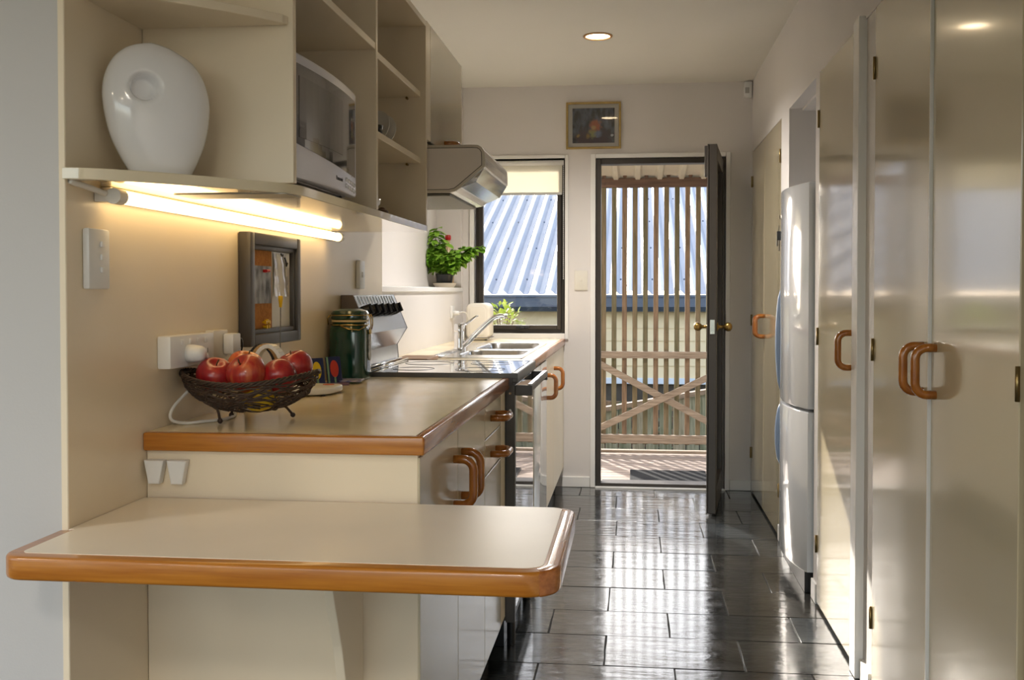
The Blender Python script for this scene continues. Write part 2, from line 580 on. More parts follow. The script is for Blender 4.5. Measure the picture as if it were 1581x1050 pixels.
lb = B()
leafbox(lb, 0.0, 0.07, -0.021, 0.021, 0.012, 1.925)
leafbox(lb, LW - 0.075, LW, -0.021, 0.021, 0.012, 1.925)
leafbox(lb, 0.07, LW - 0.075, -0.021, 0.021, 0.012, 0.14)
leafbox(lb, 0.07, LW - 0.075, -0.021, 0.021, 1.85, 1.925)
leafbox(lb, LW - 0.012, LW + 0.004, -0.028, -0.021, 0.012, 1.925, 0.001)
leaf = obj('leaf', lb, ALU, door)
obj('glass', leafbox(B(), 0.07, LW - 0.075, -0.004, 0.004, 0.14, 1.85, 0), GLASS, leaf)
obj('latch_plate', leafbox(B(), LW - 0.001, LW + 0.003, -0.012, 0.012, 0.945, 1.02, 0.001), CHROME, leaf)
for sd in (-1, 1):
    kb = B()
    kb.lathe([(0.0, 0), (0.022, 0), (0.022, 0.005), (0.009, 0.008), (0.009, 0.035), (0.018, 0.042), (0.024, 0.055), (0.022, 0.068), (0.012, 0.076), (0, 0.078)], (0, 0, 0), 20)
    kb.bm.transform(LM @ Matrix.Translation((LW - 0.05, sd * 0.021, 0.982)) @ Matrix.Rotation(-sd * PI / 2, 4, 'X'))
    obj('knob', kb, BRASS, leaf, True, 'round aged brass door knob')
for z in (0.18, 1.0, 1.80):
    obj('hinge', B().box(0.492, 0.512, 6.135, 6.163, z - 0.045, z + 0.045, 0.002).cyl((0.502, 6.132, z - 0.05), (0.502, 6.132, z + 0.05), 0.008), CHROME, door, 'auto')
obj('closer', leafbox(B(), LW - 0.06, LW - 0.02, -0.045, -0.021, 1.76, 1.92, 0.003), ALU, leaf)

# ------------------------------------------------------------------ outdoors
WEATHER = [mat('weathered_timber_%d' % i, c, 0.8, color2=c2, vscale=7, stretch=(12, 12, 1), bump=0.2, bscale=60, detail=5)
           for i, (c, c2) in enumerate([(s(124, 104, 78), s(92, 82, 54)), (s(112, 98, 74), s(84, 80, 50)), (s(132, 106, 80), s(98, 78, 58))])]
RAIL = mat('weathered_rail', s(150, 132, 112), 0.8, color2=s(118, 100, 82), vscale=6, stretch=(1, 12, 12), bump=0.2, bscale=50)
BEAM = mat('stained_beam', s(104, 78, 60), 0.75, color2=s(78, 56, 42), vscale=5, stretch=(1, 10, 10), bump=0.15, bscale=50)
DECK = [mat('deck_board_%d' % i, c, 0.75, color2=c2, vscale=5, stretch=(1, 14, 14), bump=0.2, bscale=50)
        for i, (c, c2) in enumerate([(s(156, 138, 124), s(120, 104, 92)), (s(146, 128, 116), s(112, 98, 88))])]
GROUND = mat('garden_ground', s(84, 88, 58), 0.95, color2=s(60, 56, 42), vscale=3, bump=0.5, bscale=20)
struct('ground', B().box(-40, 40, 6.31, 60, -1.6, -1.0).box(-40, 40, -60, -3.65, -1.2, -0.4).box(-40, -3.75, -3.65, 6.31, -1.2, -0.4), GROUND, 'garden ground outside')
deck = sempty('deck', (0.2, 7.0, -0.03), 'weathered timber deck outside the back door')
k = 0
y = 6.31
while y < 7.72:
    obj('deck_board', B().box(-1.6, 1.8, y, y + 0.088, -0.055, -0.03 + R.uniform(-0.0015, 0.0015), 0.003, 1), DECK[k % 2], deck)
    y += 0.093
    k += 1
obj('edge_board', B().box(-1.6, 1.8, 7.715, 7.775, -0.15, -0.012, 0.004), RAIL, deck)

scr = thing('slat_screen', 'timber slat screen with crossed braces on the deck edge', 'screen', (0.15, 7.75, -0.03))
sl0 = None
for k in range(-3, 15):
    x = -0.22 + 0.077 * k
    b = B().box(x - 0.018, x + 0.018, 7.742, 7.762, 0.03, 1.96, 0.002, 1)
    obj('slat', b, WEATHER[k % 3], scr)
obj('rail', B().box(-0.48, 0.92, 7.695, 7.738, 0.672, 0.722, 0.003), RAIL, scr)
obj('rail', B().box(-0.48, 0.92, 7.695, 7.738, 0.042, 0.104, 0.003), RAIL, scr)
for (xa, za), (xb, zb), yy in (((-0.30, 0.657), (0.62, 0.170), 7.700), ((-0.30, 0.130), (0.62, 0.575), 7.684)):
    b = B().box(-0.53, 0.53, -0.008, 0.008, -0.024, 0.024, 0.002)
    L = math.hypot(xb - xa, zb - za)
    b.bm.transform(Matrix.Translation(((xa + xb) / 2, yy - 0.012, (za + zb) / 2)) @ Matrix.Rotation(-math.atan2(zb - za, xb - xa), 4, 'Y') @ Matrix.Diagonal((L / 1.06, 1, 1, 1)))
    obj('brace', b, RAIL, scr)
for x in (-0.50, 0.93):
    obj('post', B().box(x - 0.04, x + 0.04, 7.74, 7.82, -0.15, 1.935, 0.004), WEATHER[0], scr)

lean = thing('lean_to_roof', 'ribbed sheet lean-to roof on a brown beam over the deck', 'roof', (0.2, 7.0, 2.0))
obj('beam', B().box(-0.54, 1.3, 7.735, 7.785, 1.936, 2.006, 0.004), BEAM, lean)
SHEET = mat('pale_roof_sheet', s(206, 196, 176), 0.5, var=0.06, vscale=4, spec=0.3)


def rib_profile(x0, x1, pitch, top, base, h):
    pts = []
    x = x0
    while x < x1 - 1e-6:
        pts += [(x, 0), (x + base, 0), (x + base + (pitch - base - top) / 2, h), (x + base + (pitch - base - top) / 2 + top, h)]
        x += pitch
    pts.append((x, 0))
    return pts


def rib_sheet(b, prof, y0, z0, y1, z1, th=0.004):
    dy, dz = y1 - y0, z1 - z0
    L = math.hypot(dy, dz)
    n = Vector((0, -dz / L, dy / L))
    lo0 = [b.bm.verts.new((x, y0 + n.y * h, z0 + n.z * h)) for x, h in prof]
    lo1 = [b.bm.verts.new((x, y1 + n.y * h, z1 + n.z * h)) for x, h in prof]
    hi0 = [b.bm.verts.new((x, y0 + n.y * (h + th), z0 + n.z * (h + th))) for x, h in prof]
    hi1 = [b.bm.verts.new((x, y1 + n.y * (h + th), z1 + n.z * (h + th))) for x, h in prof]
    for i in range(len(prof) - 1):
        b.bm.faces.new((lo0[i], lo1[i], lo1[i + 1], lo0[i + 1]))
        b.bm.faces.new((hi0[i], hi0[i + 1], hi1[i + 1], hi1[i]))
        b.bm.faces.new((lo0[i], lo0[i + 1], hi0[i + 1], hi0[i]))
        b.bm.faces.new((lo1[i], hi1[i], hi1[i + 1], lo1[i + 1]))
    bmesh.ops.recalc_face_normals(b.bm, faces=b.bm.faces)
    return b


for k in range(2):
    x0 = -0.42 + k * 0.80
    obj('roof_sheet', rib_sheet(B(), rib_profile(x0, x0 + 0.80, 0.16, 0.03, 0.10, 0.028), 7.86, 2.012, 6.32, 2.16), SHEET, lean)
for x in (-0.218, -0.064, 0.093, 0.254, 0.414):
    obj('bolt', B().cyl((x, 7.73, 2.016), (x, 7.715, 2.016), 0.014, 10), BEAM, lean)

dm = tag(obj('door_mat', B().box(-0.02, 0.47, 6.47, 6.86, -0.0295, -0.008, 0.006), RUBBER), 'black rubber door mat on the deck', 'mat')

# the neighbouring house, lower down
ROOFM = mat('blue_grey_roof_steel', s(150, 156, 168), 0.5, metal=0.0, var=0.05, vscale=2, spec=0.25)
GUTM = mat('blue_gutter_steel', s(74, 86, 104), 0.4, metal=0.2, var=0.05, vscale=3)
BEIGE = mat('beige_weatherboard', s(214, 198, 164), 0.7, var=0.05, vscale=2)
hs = thing('neighbouring_house', 'neighbouring house with blue-grey ribbed steel roof and beige wall', 'house', (0, 14, -1))
RP = math.tan(math.radians(19.3))
for k in range(9):
    x0 = -4.6 + k * 0.925
    obj('roof_sheet', rib_sheet(B(), rib_profile(x0, x0 + 0.925, 0.185, 0.040, 0.055, 0.048), 11.96, 1.13, 18.5, 1.13 + 6.54 * RP), ROOFM, hs)
obj('gutter', B().prism([(11.86, 1.125), (11.86, 0.99), (11.90, 0.94), (11.99, 0.93), (11.99, 1.10)], 'X', -4.6, 3.8, 0.006), GUTM, hs)
obj('gutter_lip', B().box(-4.6, 3.8, 11.845, 11.86, 1.095, 1.128, 0.004), GUTM, hs)
for k in range(6):
    z0 = 0.16 + k * 0.145
    obj('weatherboard', B().prism([(12.10, z0), (12.08, z0), (12.095, z0 + 0.15), (12.11, z0 + 0.15)], 'X', -4.5, 3.7), BEIGE, hs)
obj('base_trim', B().box(-4.5, 3.7, 12.05, 12.11, 0.095, 0.165, 0.006), mat('pale_blue_trim', s(196, 206, 218), 0.5), hs)
obj('wall', B().box(-4.5, 3.7, 12.115, 18.0, -1.0, 1.1), mat('dark_base_wall', s(70, 64, 56), 0.9, var=0.2, vscale=6), hs)
sb = B()
for k in range(5):
    for j in range(12):
        x = -2.0 + j * 0.37
        sb.ball((x, 12.30 + k * 1.2, 1.19 + (0.34 + k * 1.2) * RP), 0.012, 6)
obj('roof_screws', sb, GUTM, hs, kind='stuff')

FENCE = [mat('grey_paling_%d' % i, c, 0.85, color2=c2, vscale=6, stretch=(10, 10, 1), bump=0.2, bscale=50)
         for i, (c, c2) in enumerate([(s(150, 148, 128), s(108, 110, 88)), (s(138, 138, 118), s(100, 104, 80)), (s(160, 152, 132), s(118, 112, 90))])]
fn = thing('paling_fence', 'grey-green paling fence with sloping top below the deck', 'fence', (0.2, 9.2, -1.0))
for k in range(18):
    x = -0.95 + k * 0.118
    zt = 0.11 + (x + 0.27) * 0.19
    obj('paling', B().box(x, x + 0.108, 9.19, 9.21, -1.0, zt, 0.003, 1), FENCE[k % 3], fn)
obj('capping_rail', B().prism([(-0.97, -0.03), (1.20, 0.375), (1.20, 0.415), (-0.97, 0.01)], 'Y', 9.15, 9.25), RAIL, fn)

LEAF_D = mat('dark_hedge_leaf', s(58, 70, 40), 0.6, var=0.3, vscale=20)
LEAF_L = mat('bright_shrub_leaf', s(150, 178, 60), 0.45, color2=s(196, 206, 96), vscale=25)
BRANCH = mat('twig_bark', s(92, 70, 50), 0.8, var=0.2, vscale=30)


def leaf_quad(bm, p, d, n, L, Wd, bend=0.25):
    d = Vector(d).normalized()
    n = Vector(n)
    n = (n - d * n.dot(d))
    if n.length < 1e-3:
        n = d.orthogonal()
    n.normalize()
    sd = d.cross(n)
    p = Vector(p)
    q = []
    for u, w in ((0, 0.06), (0.3, 0.42), (0.6, 0.48), (0.85, 0.26), (1, 0.02)):
        c = p + d * (u * L) - n * (bend * L * u * u)
        q.append((bm.verts.new(c - sd * (w * Wd) + n * (0.12 * Wd)), bm.verts.new(c), bm.verts.new(c + sd * (w * Wd) + n * (0.12 * Wd))))
    for a, b in zip(q[:-1], q[1:]):
        bm.faces.new((a[0], a[1], b[1], b[0]))
        bm.faces.new((a[1], a[2], b[2], b[1]))


def shrub(name, label, c, rx, rz, n, L, lm, seed):
    rr = random.Random(seed)
    t = thing(name, label, 'shrub', (c[0], c[1], -1.0))
    b = B()
    for _ in range(n):
        a, u = rr.uniform(0, 2 * PI), rr.uniform(-1, 1)
        r = rr.uniform(0.45, 1) ** 0.6
        v = Vector((math.cos(a) * math.sqrt(1 - u * u), math.sin(a) * math.sqrt(1 - u * u), u))
        p = Vector(c) + Vector((v.x * rx * r, v.y * rx * r, v.z * rz * r))
        d = v + Vector((rr.uniform(-.7, .7), rr.uniform(-.7, .7), rr.uniform(-.3, .7)))
        leaf_quad(b.bm, p, d, (rr.uniform(-.4, .4), rr.uniform(-.4, .4), 1), L * rr.uniform(.7, 1.2), L * 0.5)
    obj('foliage', b, lm, t, kind='stuff')
    sb = B()
    for k in range(6):
        a = k * PI / 3
        sb.tube([(c[0], c[1], -1.0), (c[0] + .02 * math.cos(a), c[1] + .02 * math.sin(a), c[2] - rz), (c[0] + rx * .6 * math.cos(a), c[1] + rx * .6 * math.sin(a), c[2] + rz * .4)], .012, 6, radii=[.014, .009, .003])
    obj('stem', sb, BRANCH, t)
    return t


shrub('garden_shrub', 'bright sunlit yellow-green shrub outside the kitchen window', (-0.91, 7.25, 0.93), 0.13, 0.15, 260, 0.045, LEAF_L, 3)
shrub('garden_shrub', 'low dark shrub behind the fence seen through the slats', (-0.1, 10.0, -0.35), 0.55, 0.42, 420, 0.09, LEAF_D, 4)
rk = thing('timber_stack', 'stack of old brown boards lying behind the fence', 'timber', (0.25, 11.4, -0.7))
for k in range(5):
    b = B().box(-1.1, 1.1, -0.05, 0.05, -0.03, 0.03, 0.003)
    b.bm.transform(Matrix.Translation((0.35 + 0.04 * k, 11.35 + 0.09 * (k % 2), -0.62 + 0.13 * k)) @ Matrix.Rotation(math.radians(-5 + 2.0 * k), 4, 'Y'))
    obj('board', b, BEAM if k % 2 else WEATHER[2], rk)

# ------------------------------------------------------------------ breakfast bar
BZ = 0.755
bar = thing('breakfast_bar', 'low cream breakfast bar with rounded orange-brown timber edge', 'breakfast bar', (-0.54, 1.72, 0.715))


def bar_outline(d):
    """outline inset by d"""
    x0, x1, y0, y1 = -0.985 + d, -0.107 - d, 1.498 + d, 1.966 - d * 0.25
    r = max(0.008, 0.055 - d)
    rb = max(0.008, 0.045 - d)
    rl = max(0.008, 0.04 - d)
    pts = arc((x1 - r, y0 + r), r, -90, 0, 8) + arc((x1 - rb, y1 - rb), rb, 0, 90, 8)
    pts += [(XL + 0.0012, y1), (XL + 0.0012, 1.6825), (x0, 1.6825)]
    pts += arc((x0 + rl, y0 + rl), rl, 180, 270, 6)
    return pts


obj('edging', B().prism(bar_outline(0.0), 'Z', 0.7165, BZ - 0.0008, 0.006, 3), WOOD_X, bar, 'auto', 'orange-brown timber edging')
obj('bar_top', B().prism(bar_outline(0.026), 'Z', BZ - 0.004, BZ, 0.0, 1), BAR_TOP, bar, False, 'cream laminate top')
# end-grain of the right hand edge runs the other way
obj('edging', B().prism(arc((-0.107 - 0.055, 1.498 + 0.055), 0.0553, -62, 0, 8) + arc((-0.107 - 0.045, 1.966 - 0.045), 0.0453, 0, 70, 8)
                        + list(reversed(arc((-0.107 - 0.045 - 0.0, 1.966 - 0.045), 0.022, 0, 70, 5))) + list(reversed(arc((-0.107 - 0.055, 1.498 + 0.055), 0.030, -62, 0, 6))),
                        'Z', 0.7160, BZ - 0.0003, 0.006, 3), WOOD_Y, bar, 'auto')
obj('bracket', B().prism([(1.9735, 0.7155), (1.74, 0.7155), (1.755, 0.67), (1.785, 0.60), (1.823, 0.52), (1.855, 0.43), (1.875, 0.33), (1.885, 0.20), (1.89, 0.0), (1.9735, 0.0)], 'X', -0.543, -0.525, 0.002), LAM, bar)
for k, x in enumerate((-0.946, -0.899)):
    b = B()
    pr = [(-0.0205, 0.0235), (0.0205, 0.0235), (0.0115, -0.0235), (-0.0115, -0.0235)]
    b.prism(pr, 'Y', 1.953, 1.9735, 0.003)
    b.bm.transform(Matrix.Translation((x, 0, 0.807)))
    tag(obj('wall_hook', b, WHITEP), ['white plastic tapered hook nearest the corner, below the worktop', 'white plastic tapered hook, second from the wall, below the worktop'][k], 'hook', 'tapered hooks under the worktop')

# ------------------------------------------------------------------ base cabinets, left run
XF = -0.412
near = thing('base_cabinet', 'cream base cabinet with glossy doors next to the breakfast bar', 'cabinet', (-0.69, 2.65, 0))
obj('end_panel', B().box(XL + 0.001, XF - 0.004, 1.9745, 1.993, 0, 0.8485, 0.0012), LAM, near)
obj('body', B().box(XL + 0.001, XF - 0.022, 1.994, 3.325, 0.10, 0.848), LAM, near)
obj('kickboard', B().box(-0.60, XF - 0.055, 1.994, 3.325, 0.0, 0.10), mat('kick_dark', s(70, 64, 56), 0.5), near)


def cab_door(parent, y0, y1, z0, z1, handle=None, m=GLOSS_L, name='door', x0=None, th=0.019):
    xf = XF if x0 is None else x0
    d = obj(name, B().box(xf - th, xf, y0 + 0.0015, y1 - 0.0015, z0, z1, 0.0015, 1), m, parent)
    if handle:
        if handle[0] == 'v':
            _, yh, za, zb = handle
            d_handle(d, (xf, yh, zb), (xf, yh, za), (1, 0, 0))
        else:
            _, ya_, yb2, zh = handle
            d_handle(d, (xf, ya_, zh), (xf, yb2, zh), (1, 0, 0))
    return d


cab_door(near, 1.9745, 2.415, 0.108, 0.842, ('v', 2.360, 0.672, 0.778))
cab_door(near, 2.415, 2.86, 0.108, 0.842, ('v', 2.470, 0.672, 0.778))
zs = [0.842, 0.748, 0.645, 0.40, 0.108]
for i in range(2):
    zc = [0.797, 0.692][i]
    cab_door(near, 2.86, 3.215, zs[i + 1] + 0.002, zs[i] - 0.001, ('h', 2.985, 3.095, zc), name='drawer')
cab_door(near, 2.86, 3.215, 0.108, 0.642)
obj('filler', B().box(XF - 0.02, XF - 0.001, 3.217, 3.328, 0.108, 0.842, 0.001), LAM, near)

wt = thing('worktop', 'cream laminate worktop with timber edge under the fruit bowl', 'worktop', (-0.69, 2.6, 0.849))
obj('worktop_slab', B().box(XL + 0.001, -0.4205, 1.9795, 3.331, 0.8495, 0.885), LAM_TOP, wt)
obj('edging', B().box(XL + 0.001, -0.40, 1.956, 1.979, 0.849, 0.8853, 0.004, 3), WOOD_X, wt, 'auto')
obj('edging', B().box(-0.42, -0.3995, 1.9562, 3.331, 0.8488, 0.8856, 0.005, 3), WOOD_Y, wt, 'auto')

# far run
far = thing('base_cabinet', 'cream base cabinet with two handled doors under the sink', 'cabinet', (-0.7, 5.5, 0))
obj('body', B().box(-1.018, XF - 0.022, 4.90, 6.163, 0.10, 0.70), LAM, far)
obj('kickboard', B().box(-0.60, XF - 0.05, 4.90, 6.163, 0, 0.10), MATS['kick_dark'], far)
cab_door(far, 4.885, 5.36, 0.12, 0.842, ('v', 4.925, 0.658, 0.766), m=LAM)
cab_door(far, 5.36, 5.80, 0.12, 0.842, ('v', 5.405, 0.658, 0.764), m=LAM)
cab_door(far, 5.80, 6.163, 0.12, 0.842, None, m=LAM)
dw = thing('dishwasher', 'glossy white appliance front between stove and sink cabinet', 'dishwasher', (-0.7, 4.4, 0))
GW = mat('white_enamel', s(222, 224, 222), 0.1, coat=0.5, coat_rough=0.04, bump=0.02, bscale=6)
obj('body', B().box(-1.015, XF - 0.012, 3.97, 4.876, 0.10, 0.70), GW, dw)
obj('door', B().box(XF - 0.012, XF + 0.006, 4.262, 4.876, 0.11, 0.842, 0.006), GW, dw, 'auto')
obj('side_filler', B().box(XF - 0.02, XF - 0.002, 3.972, 4.258, 0.11, 0.842, 0.001), LAM, dw)

sw = thing('sink_worktop', 'cream worktop with timber edge running to the window', 'worktop', (-0.7, 5.05, 0.849))
wb = B()
SX0, SX1, SY0, SY1 = -0.865, -0.462, 4.29, 5.57
wb.box(-1.019, SX0 + 0.005, 3.952, 6.165, 0.8495, 0.885).box(SX1 - 0.005, -0.4255, 3.952, 6.165, 0.8495, 0.885)
wb.box(SX0 + 0.005, SX1 - 0.005, 3.952, SY0 + 0.005, 0.8495, 0.885).box(SX0 + 0.005, SX1 - 0.005, SY1 - 0.005, 6.165, 0.8495, 0.885)
obj('worktop_slab', wb, LAM_TOP, sw)
obj('edging', B().box(-0.425, -0.404, 3.952, 6.165, 0.848, 0.8856, 0.005, 3), WOOD_Y, sw, 'auto')

# sink: rim with two bowls and a drainer along the wall side
sk = thing('sink', 'stainless steel double-bowl sink set in the worktop by the window', 'sink', (-0.66, 4.95, 0.885))


def bowl(b, x0, x1, y0, y1, zt, dp, r):
    n = 6
    lv = []
    for ins, z in ((0.0, zt), (0.006, zt - 0.006), (0.012, zt - dp * 0.6), (0.03, zt - dp * 0.93), (0.06, zt - dp)):
        lv.append([b.bm.verts.new((p[0], p[1], z)) for p in rrect(x0 + ins, x1 - ins, y0 + ins, y1 - ins, max(0.02, r - ins * .4), n)])
    for a, c in zip(lv[:-1], lv[1:]):
        m_ = len(a)
        for i in range(m_):
            j = (i + 1) % m_
            b.bm.faces.new((a[i], a[j], c[j], c[i]))
    b.bm.faces.new(lv[-1])


def rim_with_holes(b, x0, x1, y0, y1, z, holes, n=6, r=0.06):
    """plate split in y into strips, each strip a ring round one hole"""
    for (ya0, ya1, hole) in holes:
        outer = rrect(x0, x1, ya0, ya1, 0.0005, n)
        inner = rrect(*hole, r, n)
        vo = [b.bm.verts.new((p[0], p[1], z)) for p in outer]
        vi = [b.bm.verts.new((p[0], p[1], z)) for p in inner]
        m_ = len(vo)
        for i in range(m_):
            j = (i + 1) % m_
            b.bm.faces.new((vo[i], vo[j], vi[j], vi[i]))


H1 = (-0.765, -0.482, 4.47, 4.83)
H2 = (-0.765, -0.482, 4.95, 5.52)
sb = B()
rim_with_holes(sb, -0.80, SX1, SY0, SY1, 0.8885, [(SY0, 4.89, H1), (4.89, SY1, H2)])
for ring in ((SX0, -0.80),):
    sb.box(ring[0], ring[1], SY0, SY1, 0.8855, 0.8885, 0.001, 1)
sb.box(SX0, SX1, SY0, SY0 + 0.004, 0.8855, 0.889).box(SX0, SX1, SY1 - 0.004, SY1, 0.8855, 0.889).box(SX1 - 0.004, SX1, SY0, SY1, 0.8855, 0.889)
obj('rim', sb, STEEL, sk, 'auto')
b = B()
bowl(b, *H1, 0.8885, 0.15, 0.06)
obj('bowl', b, STEEL, sk, True)
b = B()
bowl(b, *H2, 0.8885, 0.15, 0.06)
obj('bowl', b, STEEL, sk, True)
b = B()
for k in range(5):
    b.cyl((-0.855 + k * 0.011, SY0 + 0.02, 0.8887), (-0.855 + k * 0.011, 4.72, 0.8887), 0.0032, 8)
obj('drainer_ribs', b, STEEL, sk, True)

tp = thing('mixer_tap', 'chrome mixer tap with long angled spout at the sink', 'tap', (-0.822, 4.86, 0.888))
tx, ty = -0.822, 4.86
obj('body', B().lathe([(0, 0.0006), (0.030, 0.0006), (0.031, 0.006), (0.025, 0.012), (0.0235, 0.03), (0.0235, 0.085), (0.0225, 0.088), (0.0245, 0.090), (0.0245, 0.118), (0.021, 0.124), (0, 0.126)], (tx, ty, 0.888), 28), CHROME, tp, 'auto')
obj('spout', B().cord([(tx + 0.018, ty - 0.004, 0.908), (tx + 0.05, ty - 0.005, 0.935), (tx + 0.10, ty, 0.985), (tx + 0.145, ty + 0.005, 1.026), (tx + 0.165, ty + 0.007, 1.040), (tx + 0.19, ty + 0.01, 1.049), (tx + 0.215, ty + 0.012, 1.047), (tx + 0.221, ty + 0.012, 1.036)], 0.012, 14,
                      radii=[.013, .0135, .0125, .0115, .011, .0108, .0105, .0098]), CHROME, tp, True)
obj('lever', B().tube([(tx + 0.008, ty, 1.008), (tx + 0.035, ty + 0.01, 1.014), (tx + 0.075, ty + 0.02, 1.046), (tx + 0.088, ty + 0.022, 1.05)], 0.006, 10, radii=[.008, .006, .005, .004]), CHROME, tp, True)

# ------------------------------------------------------------------ stove
SG = mat('grey_enamel', s(84, 82, 80), 0.35, var=0.05, vscale=6)
HOB = mat('black_hob_glass', (0.03, 0.03, 0.032), 0.06, coat=1.0, coat_rough=0.02)
OVG = mat('oven_glass', (0.02, 0.021, 0.022), 0.05, coat=1.0, coat_rough=0.02, ior=1.7)
Y0, Y1 = 3.336, 3.946
st = thing('stove', 'freestanding stove with glass hob and slanted steel control panel', 'stove', (-0.67, 3.64, 0))
obj('body', B().box(-0.965, -0.388, Y0, Y1, 0.09, 0.886, 0.002), SG, st)
obj('side_frame', B().box(-0.412, -0.381, Y0 - 0.001, Y0 + 0.018, 0.085, 0.862, 0.002), SG, st)
obj('plinth', B().box(-0.90, -0.42, Y0 + 0.02, Y1 - 0.02, 0.0, 0.09), BLACK, st)
for yy in (Y0 + 0.05, Y1 - 0.05):
    obj('foot', B().cyl((-0.40, yy, 0.0), (-0.40, yy, 0.092), 0.014), BLACK, st)
obj('hob', B().box(-0.885, -0.392, Y0, Y1, 0.887, 0.9, 0.002), HOB, st)
obj('hob_trim', B().box(-0.392, -0.372, Y0 - 0.001, Y1 + 0.001, 0.868, 0.901, 0.004).box(-0.885, -0.372, Y0 - 0.004, Y0, 0.884, 0.9005, 0.001).box(-0.885, -0.372, Y1, Y1 + 0.004, 0.884, 0.901, 0.001), SG, st)
for (hx, hy, hr) in ((-0.52, 3.50, 0.085), (-0.52, 3.78, 0.075), (-0.75, 3.50, 0.07), (-0.75, 3.78, 0.09)):
    b = B().tube([(hx + hr * math.cos(a * PI / 20), hy + hr * math.sin(a * PI / 20), 0.9) for a in range(40)], 0.0012, 5, closed=True)
    obj('ring_mark', b, mat('hob_ring', s(120, 120, 120), 0.4), st)
od = obj('oven_door', B().box(-0.388, -0.3805, Y0 + 0.019, Y1 - 0.004, 0.13, 0.862, 0.002), OVG, st)
HB = obj('handle_bar', B().box(-0.381, -0.325, Y0 + 0.0, Y0 + 0.012, 0.828, 0.862, 0.003).box(-0.381, -0.325, Y1 - 0.014, Y1 - 0.002, 0.828, 0.862, 0.003).box(-0.338, -0.325, Y0, Y1 - 0.002, 0.840, 0.863, 0.004), SG, od)
obj('handle_trim', B().box(-0.341, -0.326, Y0 + 0.012, Y1 - 0.014, 0.863, 0.8655, 0.001), STEEL, od)
for z in (0.835, 0.78):
    obj('screw', B().cyl((-0.3965, Y0 - 0.001, z), (-0.3965, Y0 - 0.004, z), 0.004, 10), CHROME, st)
# backguard
bgp = [(-0.965, 0.887), (-0.905, 0.901), (-0.911, 0.962), (-0.872, 1.026), (-0.924, 1.153), (-0.965, 1.153)]
obj('control_panel', B().prism(bgp, 'Y', Y0 + 0.028, Y1 - 0.004, 0.0015, 1), mat('panel_steel', (0.24, 0.25, 0.26), 0.2, metal=1.0), st)
side = [(p[0] + (0.001 if i in (1, 2, 3) else 0), p[1] + (0.001 if i > 3 else 0)) for i, p in enumerate(bgp)]
obj('panel_side', B().prism(side, 'Y', Y0 + 0.018, Y0 + 0.028, 0.001, 1), mat('brown_enamel', s(96, 84, 76), 0.4), st)
obj('panel_side', B().prism(side, 'Y', Y1 - 0.004, Y1 + 0.001, 0.001, 1), BLACK, st)
dirv = Vector((-0.052, 0, 0.127)).normalized()
nrm = Vector((dirv.z, 0, -dirv.x))
for k in range(6):
    p = Vector((-0.872, 3.415 + k * 0.088, 1.026)) + dirv * 0.078
    b = B().cyl(p + nrm * 0.0005, p + nrm * 0.022, 0.020, 18, 0.018)
    b.box(-0.004, 0.004, -0.018, 0.018, 0, 0.0) if False else None
    g = p + nrm * 0.026
    b.cyl(g - dirv * 0.017, g + dirv * 0.017, 0.0055, 8)
    obj('knob', b, BLACK, st, 'auto')
for k in range(13):
    p = Vector((-0.872, 3.40 + k * 0.041, 1.026)) + dirv * 0.118
    obj('vent_slot', B().cyl(p - dirv * 0.014, p + dirv * 0.014, 0.0028, 6), CHROME, st)
obj('shelf_rail', B().cyl((-0.895, Y0 + 0.03, 0.907), (-0.895, Y1 - 0.01, 0.907), 0.005, 10).cyl((-0.868, Y0 + 0.03, 0.905), (-0.868, Y1 - 0.01, 0.905), 0.004, 10), CHROME, st, True)
cbd = tag(obj('cutting_board', B().box(-0.94, -0.80, 3.99, 4.22, 0.886, 0.902, 0.005), mat('board_wood', s(168, 134, 104), 0.5, color2=s(140, 106, 80), vscale=5, stretch=(3, 12, 12))), 'thin brown wooden board lying between stove and sink', 'board')

# ------------------------------------------------------------------ upper shelf unit
XU = -0.66
UZ0, UZ1 = 1.358, 1.378
up = thing('shelf_unit', 'cream open shelf unit on the left wall holding the microwave', 'shelf unit', (-0.82, 2.5, 1.358))
crv = [(XL + 0.001, 1.672), (-0.945, 1.676), (-0.915, 1.694), (-0.87, 1.728), (-0.82, 1.78), (-0.76, 1.855), (-0.71, 1.92), (-0.682, 1.958), (-0.666, 1.99), (XU, 2.03)]
obj('bottom_board', B().prism(crv + [(XU, 3.289), (XL + 0.001, 3.289)], 'Z', UZ0, UZ1, 0.0012, 1), mat('smooth_cream_laminate', s(233, 220, 190), 0.1, coat=0.6, coat_rough=0.03), up, 'auto')
crv2 = [(XL + 0.001, 1.70), (-0.92, 1.715), (-0.87, 1.745), (-0.82, 1.79), (-0.76, 1.85), (-0.71, 1.905), (-0.675, 1.95), (-0.67, 1.966)]
obj('shelf', B().prism(crv2 + [(XL + 0.001, 1.966)], 'Z', 1.685, 1.702, 0.0012, 1), LAM, up)
for y in (1.967, 2.624, 3.270):
    obj('side_panel', B().box(XL + 0.001, XU, y, y + 0.018, UZ1 + 0.0003, 2.03, 0.001, 1), LAM, up)
obj('shelf', B().box(XL + 0.001, XU - 0.002, 1.9855, 2.6235, 1.789, 1.807, 0.001, 1), LAM, up)
for z in (1.787, 1.576):
    obj('shelf', B().box(XL + 0.001, XU - 0.018, 2.6425, 3.2695, z, z + 0.018, 0.001, 1), LAM, up)
    obj('shelf_pin', B().cyl((-0.72, 3.2695, z - 0.004), (-0.72, 3.255, z - 0.004), 0.004, 8), BRASS, up)
obj('top_board', B().box(XL + 0.001, XU, 2.6425, 3.2695, 2.012, 2.03, 0.001, 1), LAM, up)
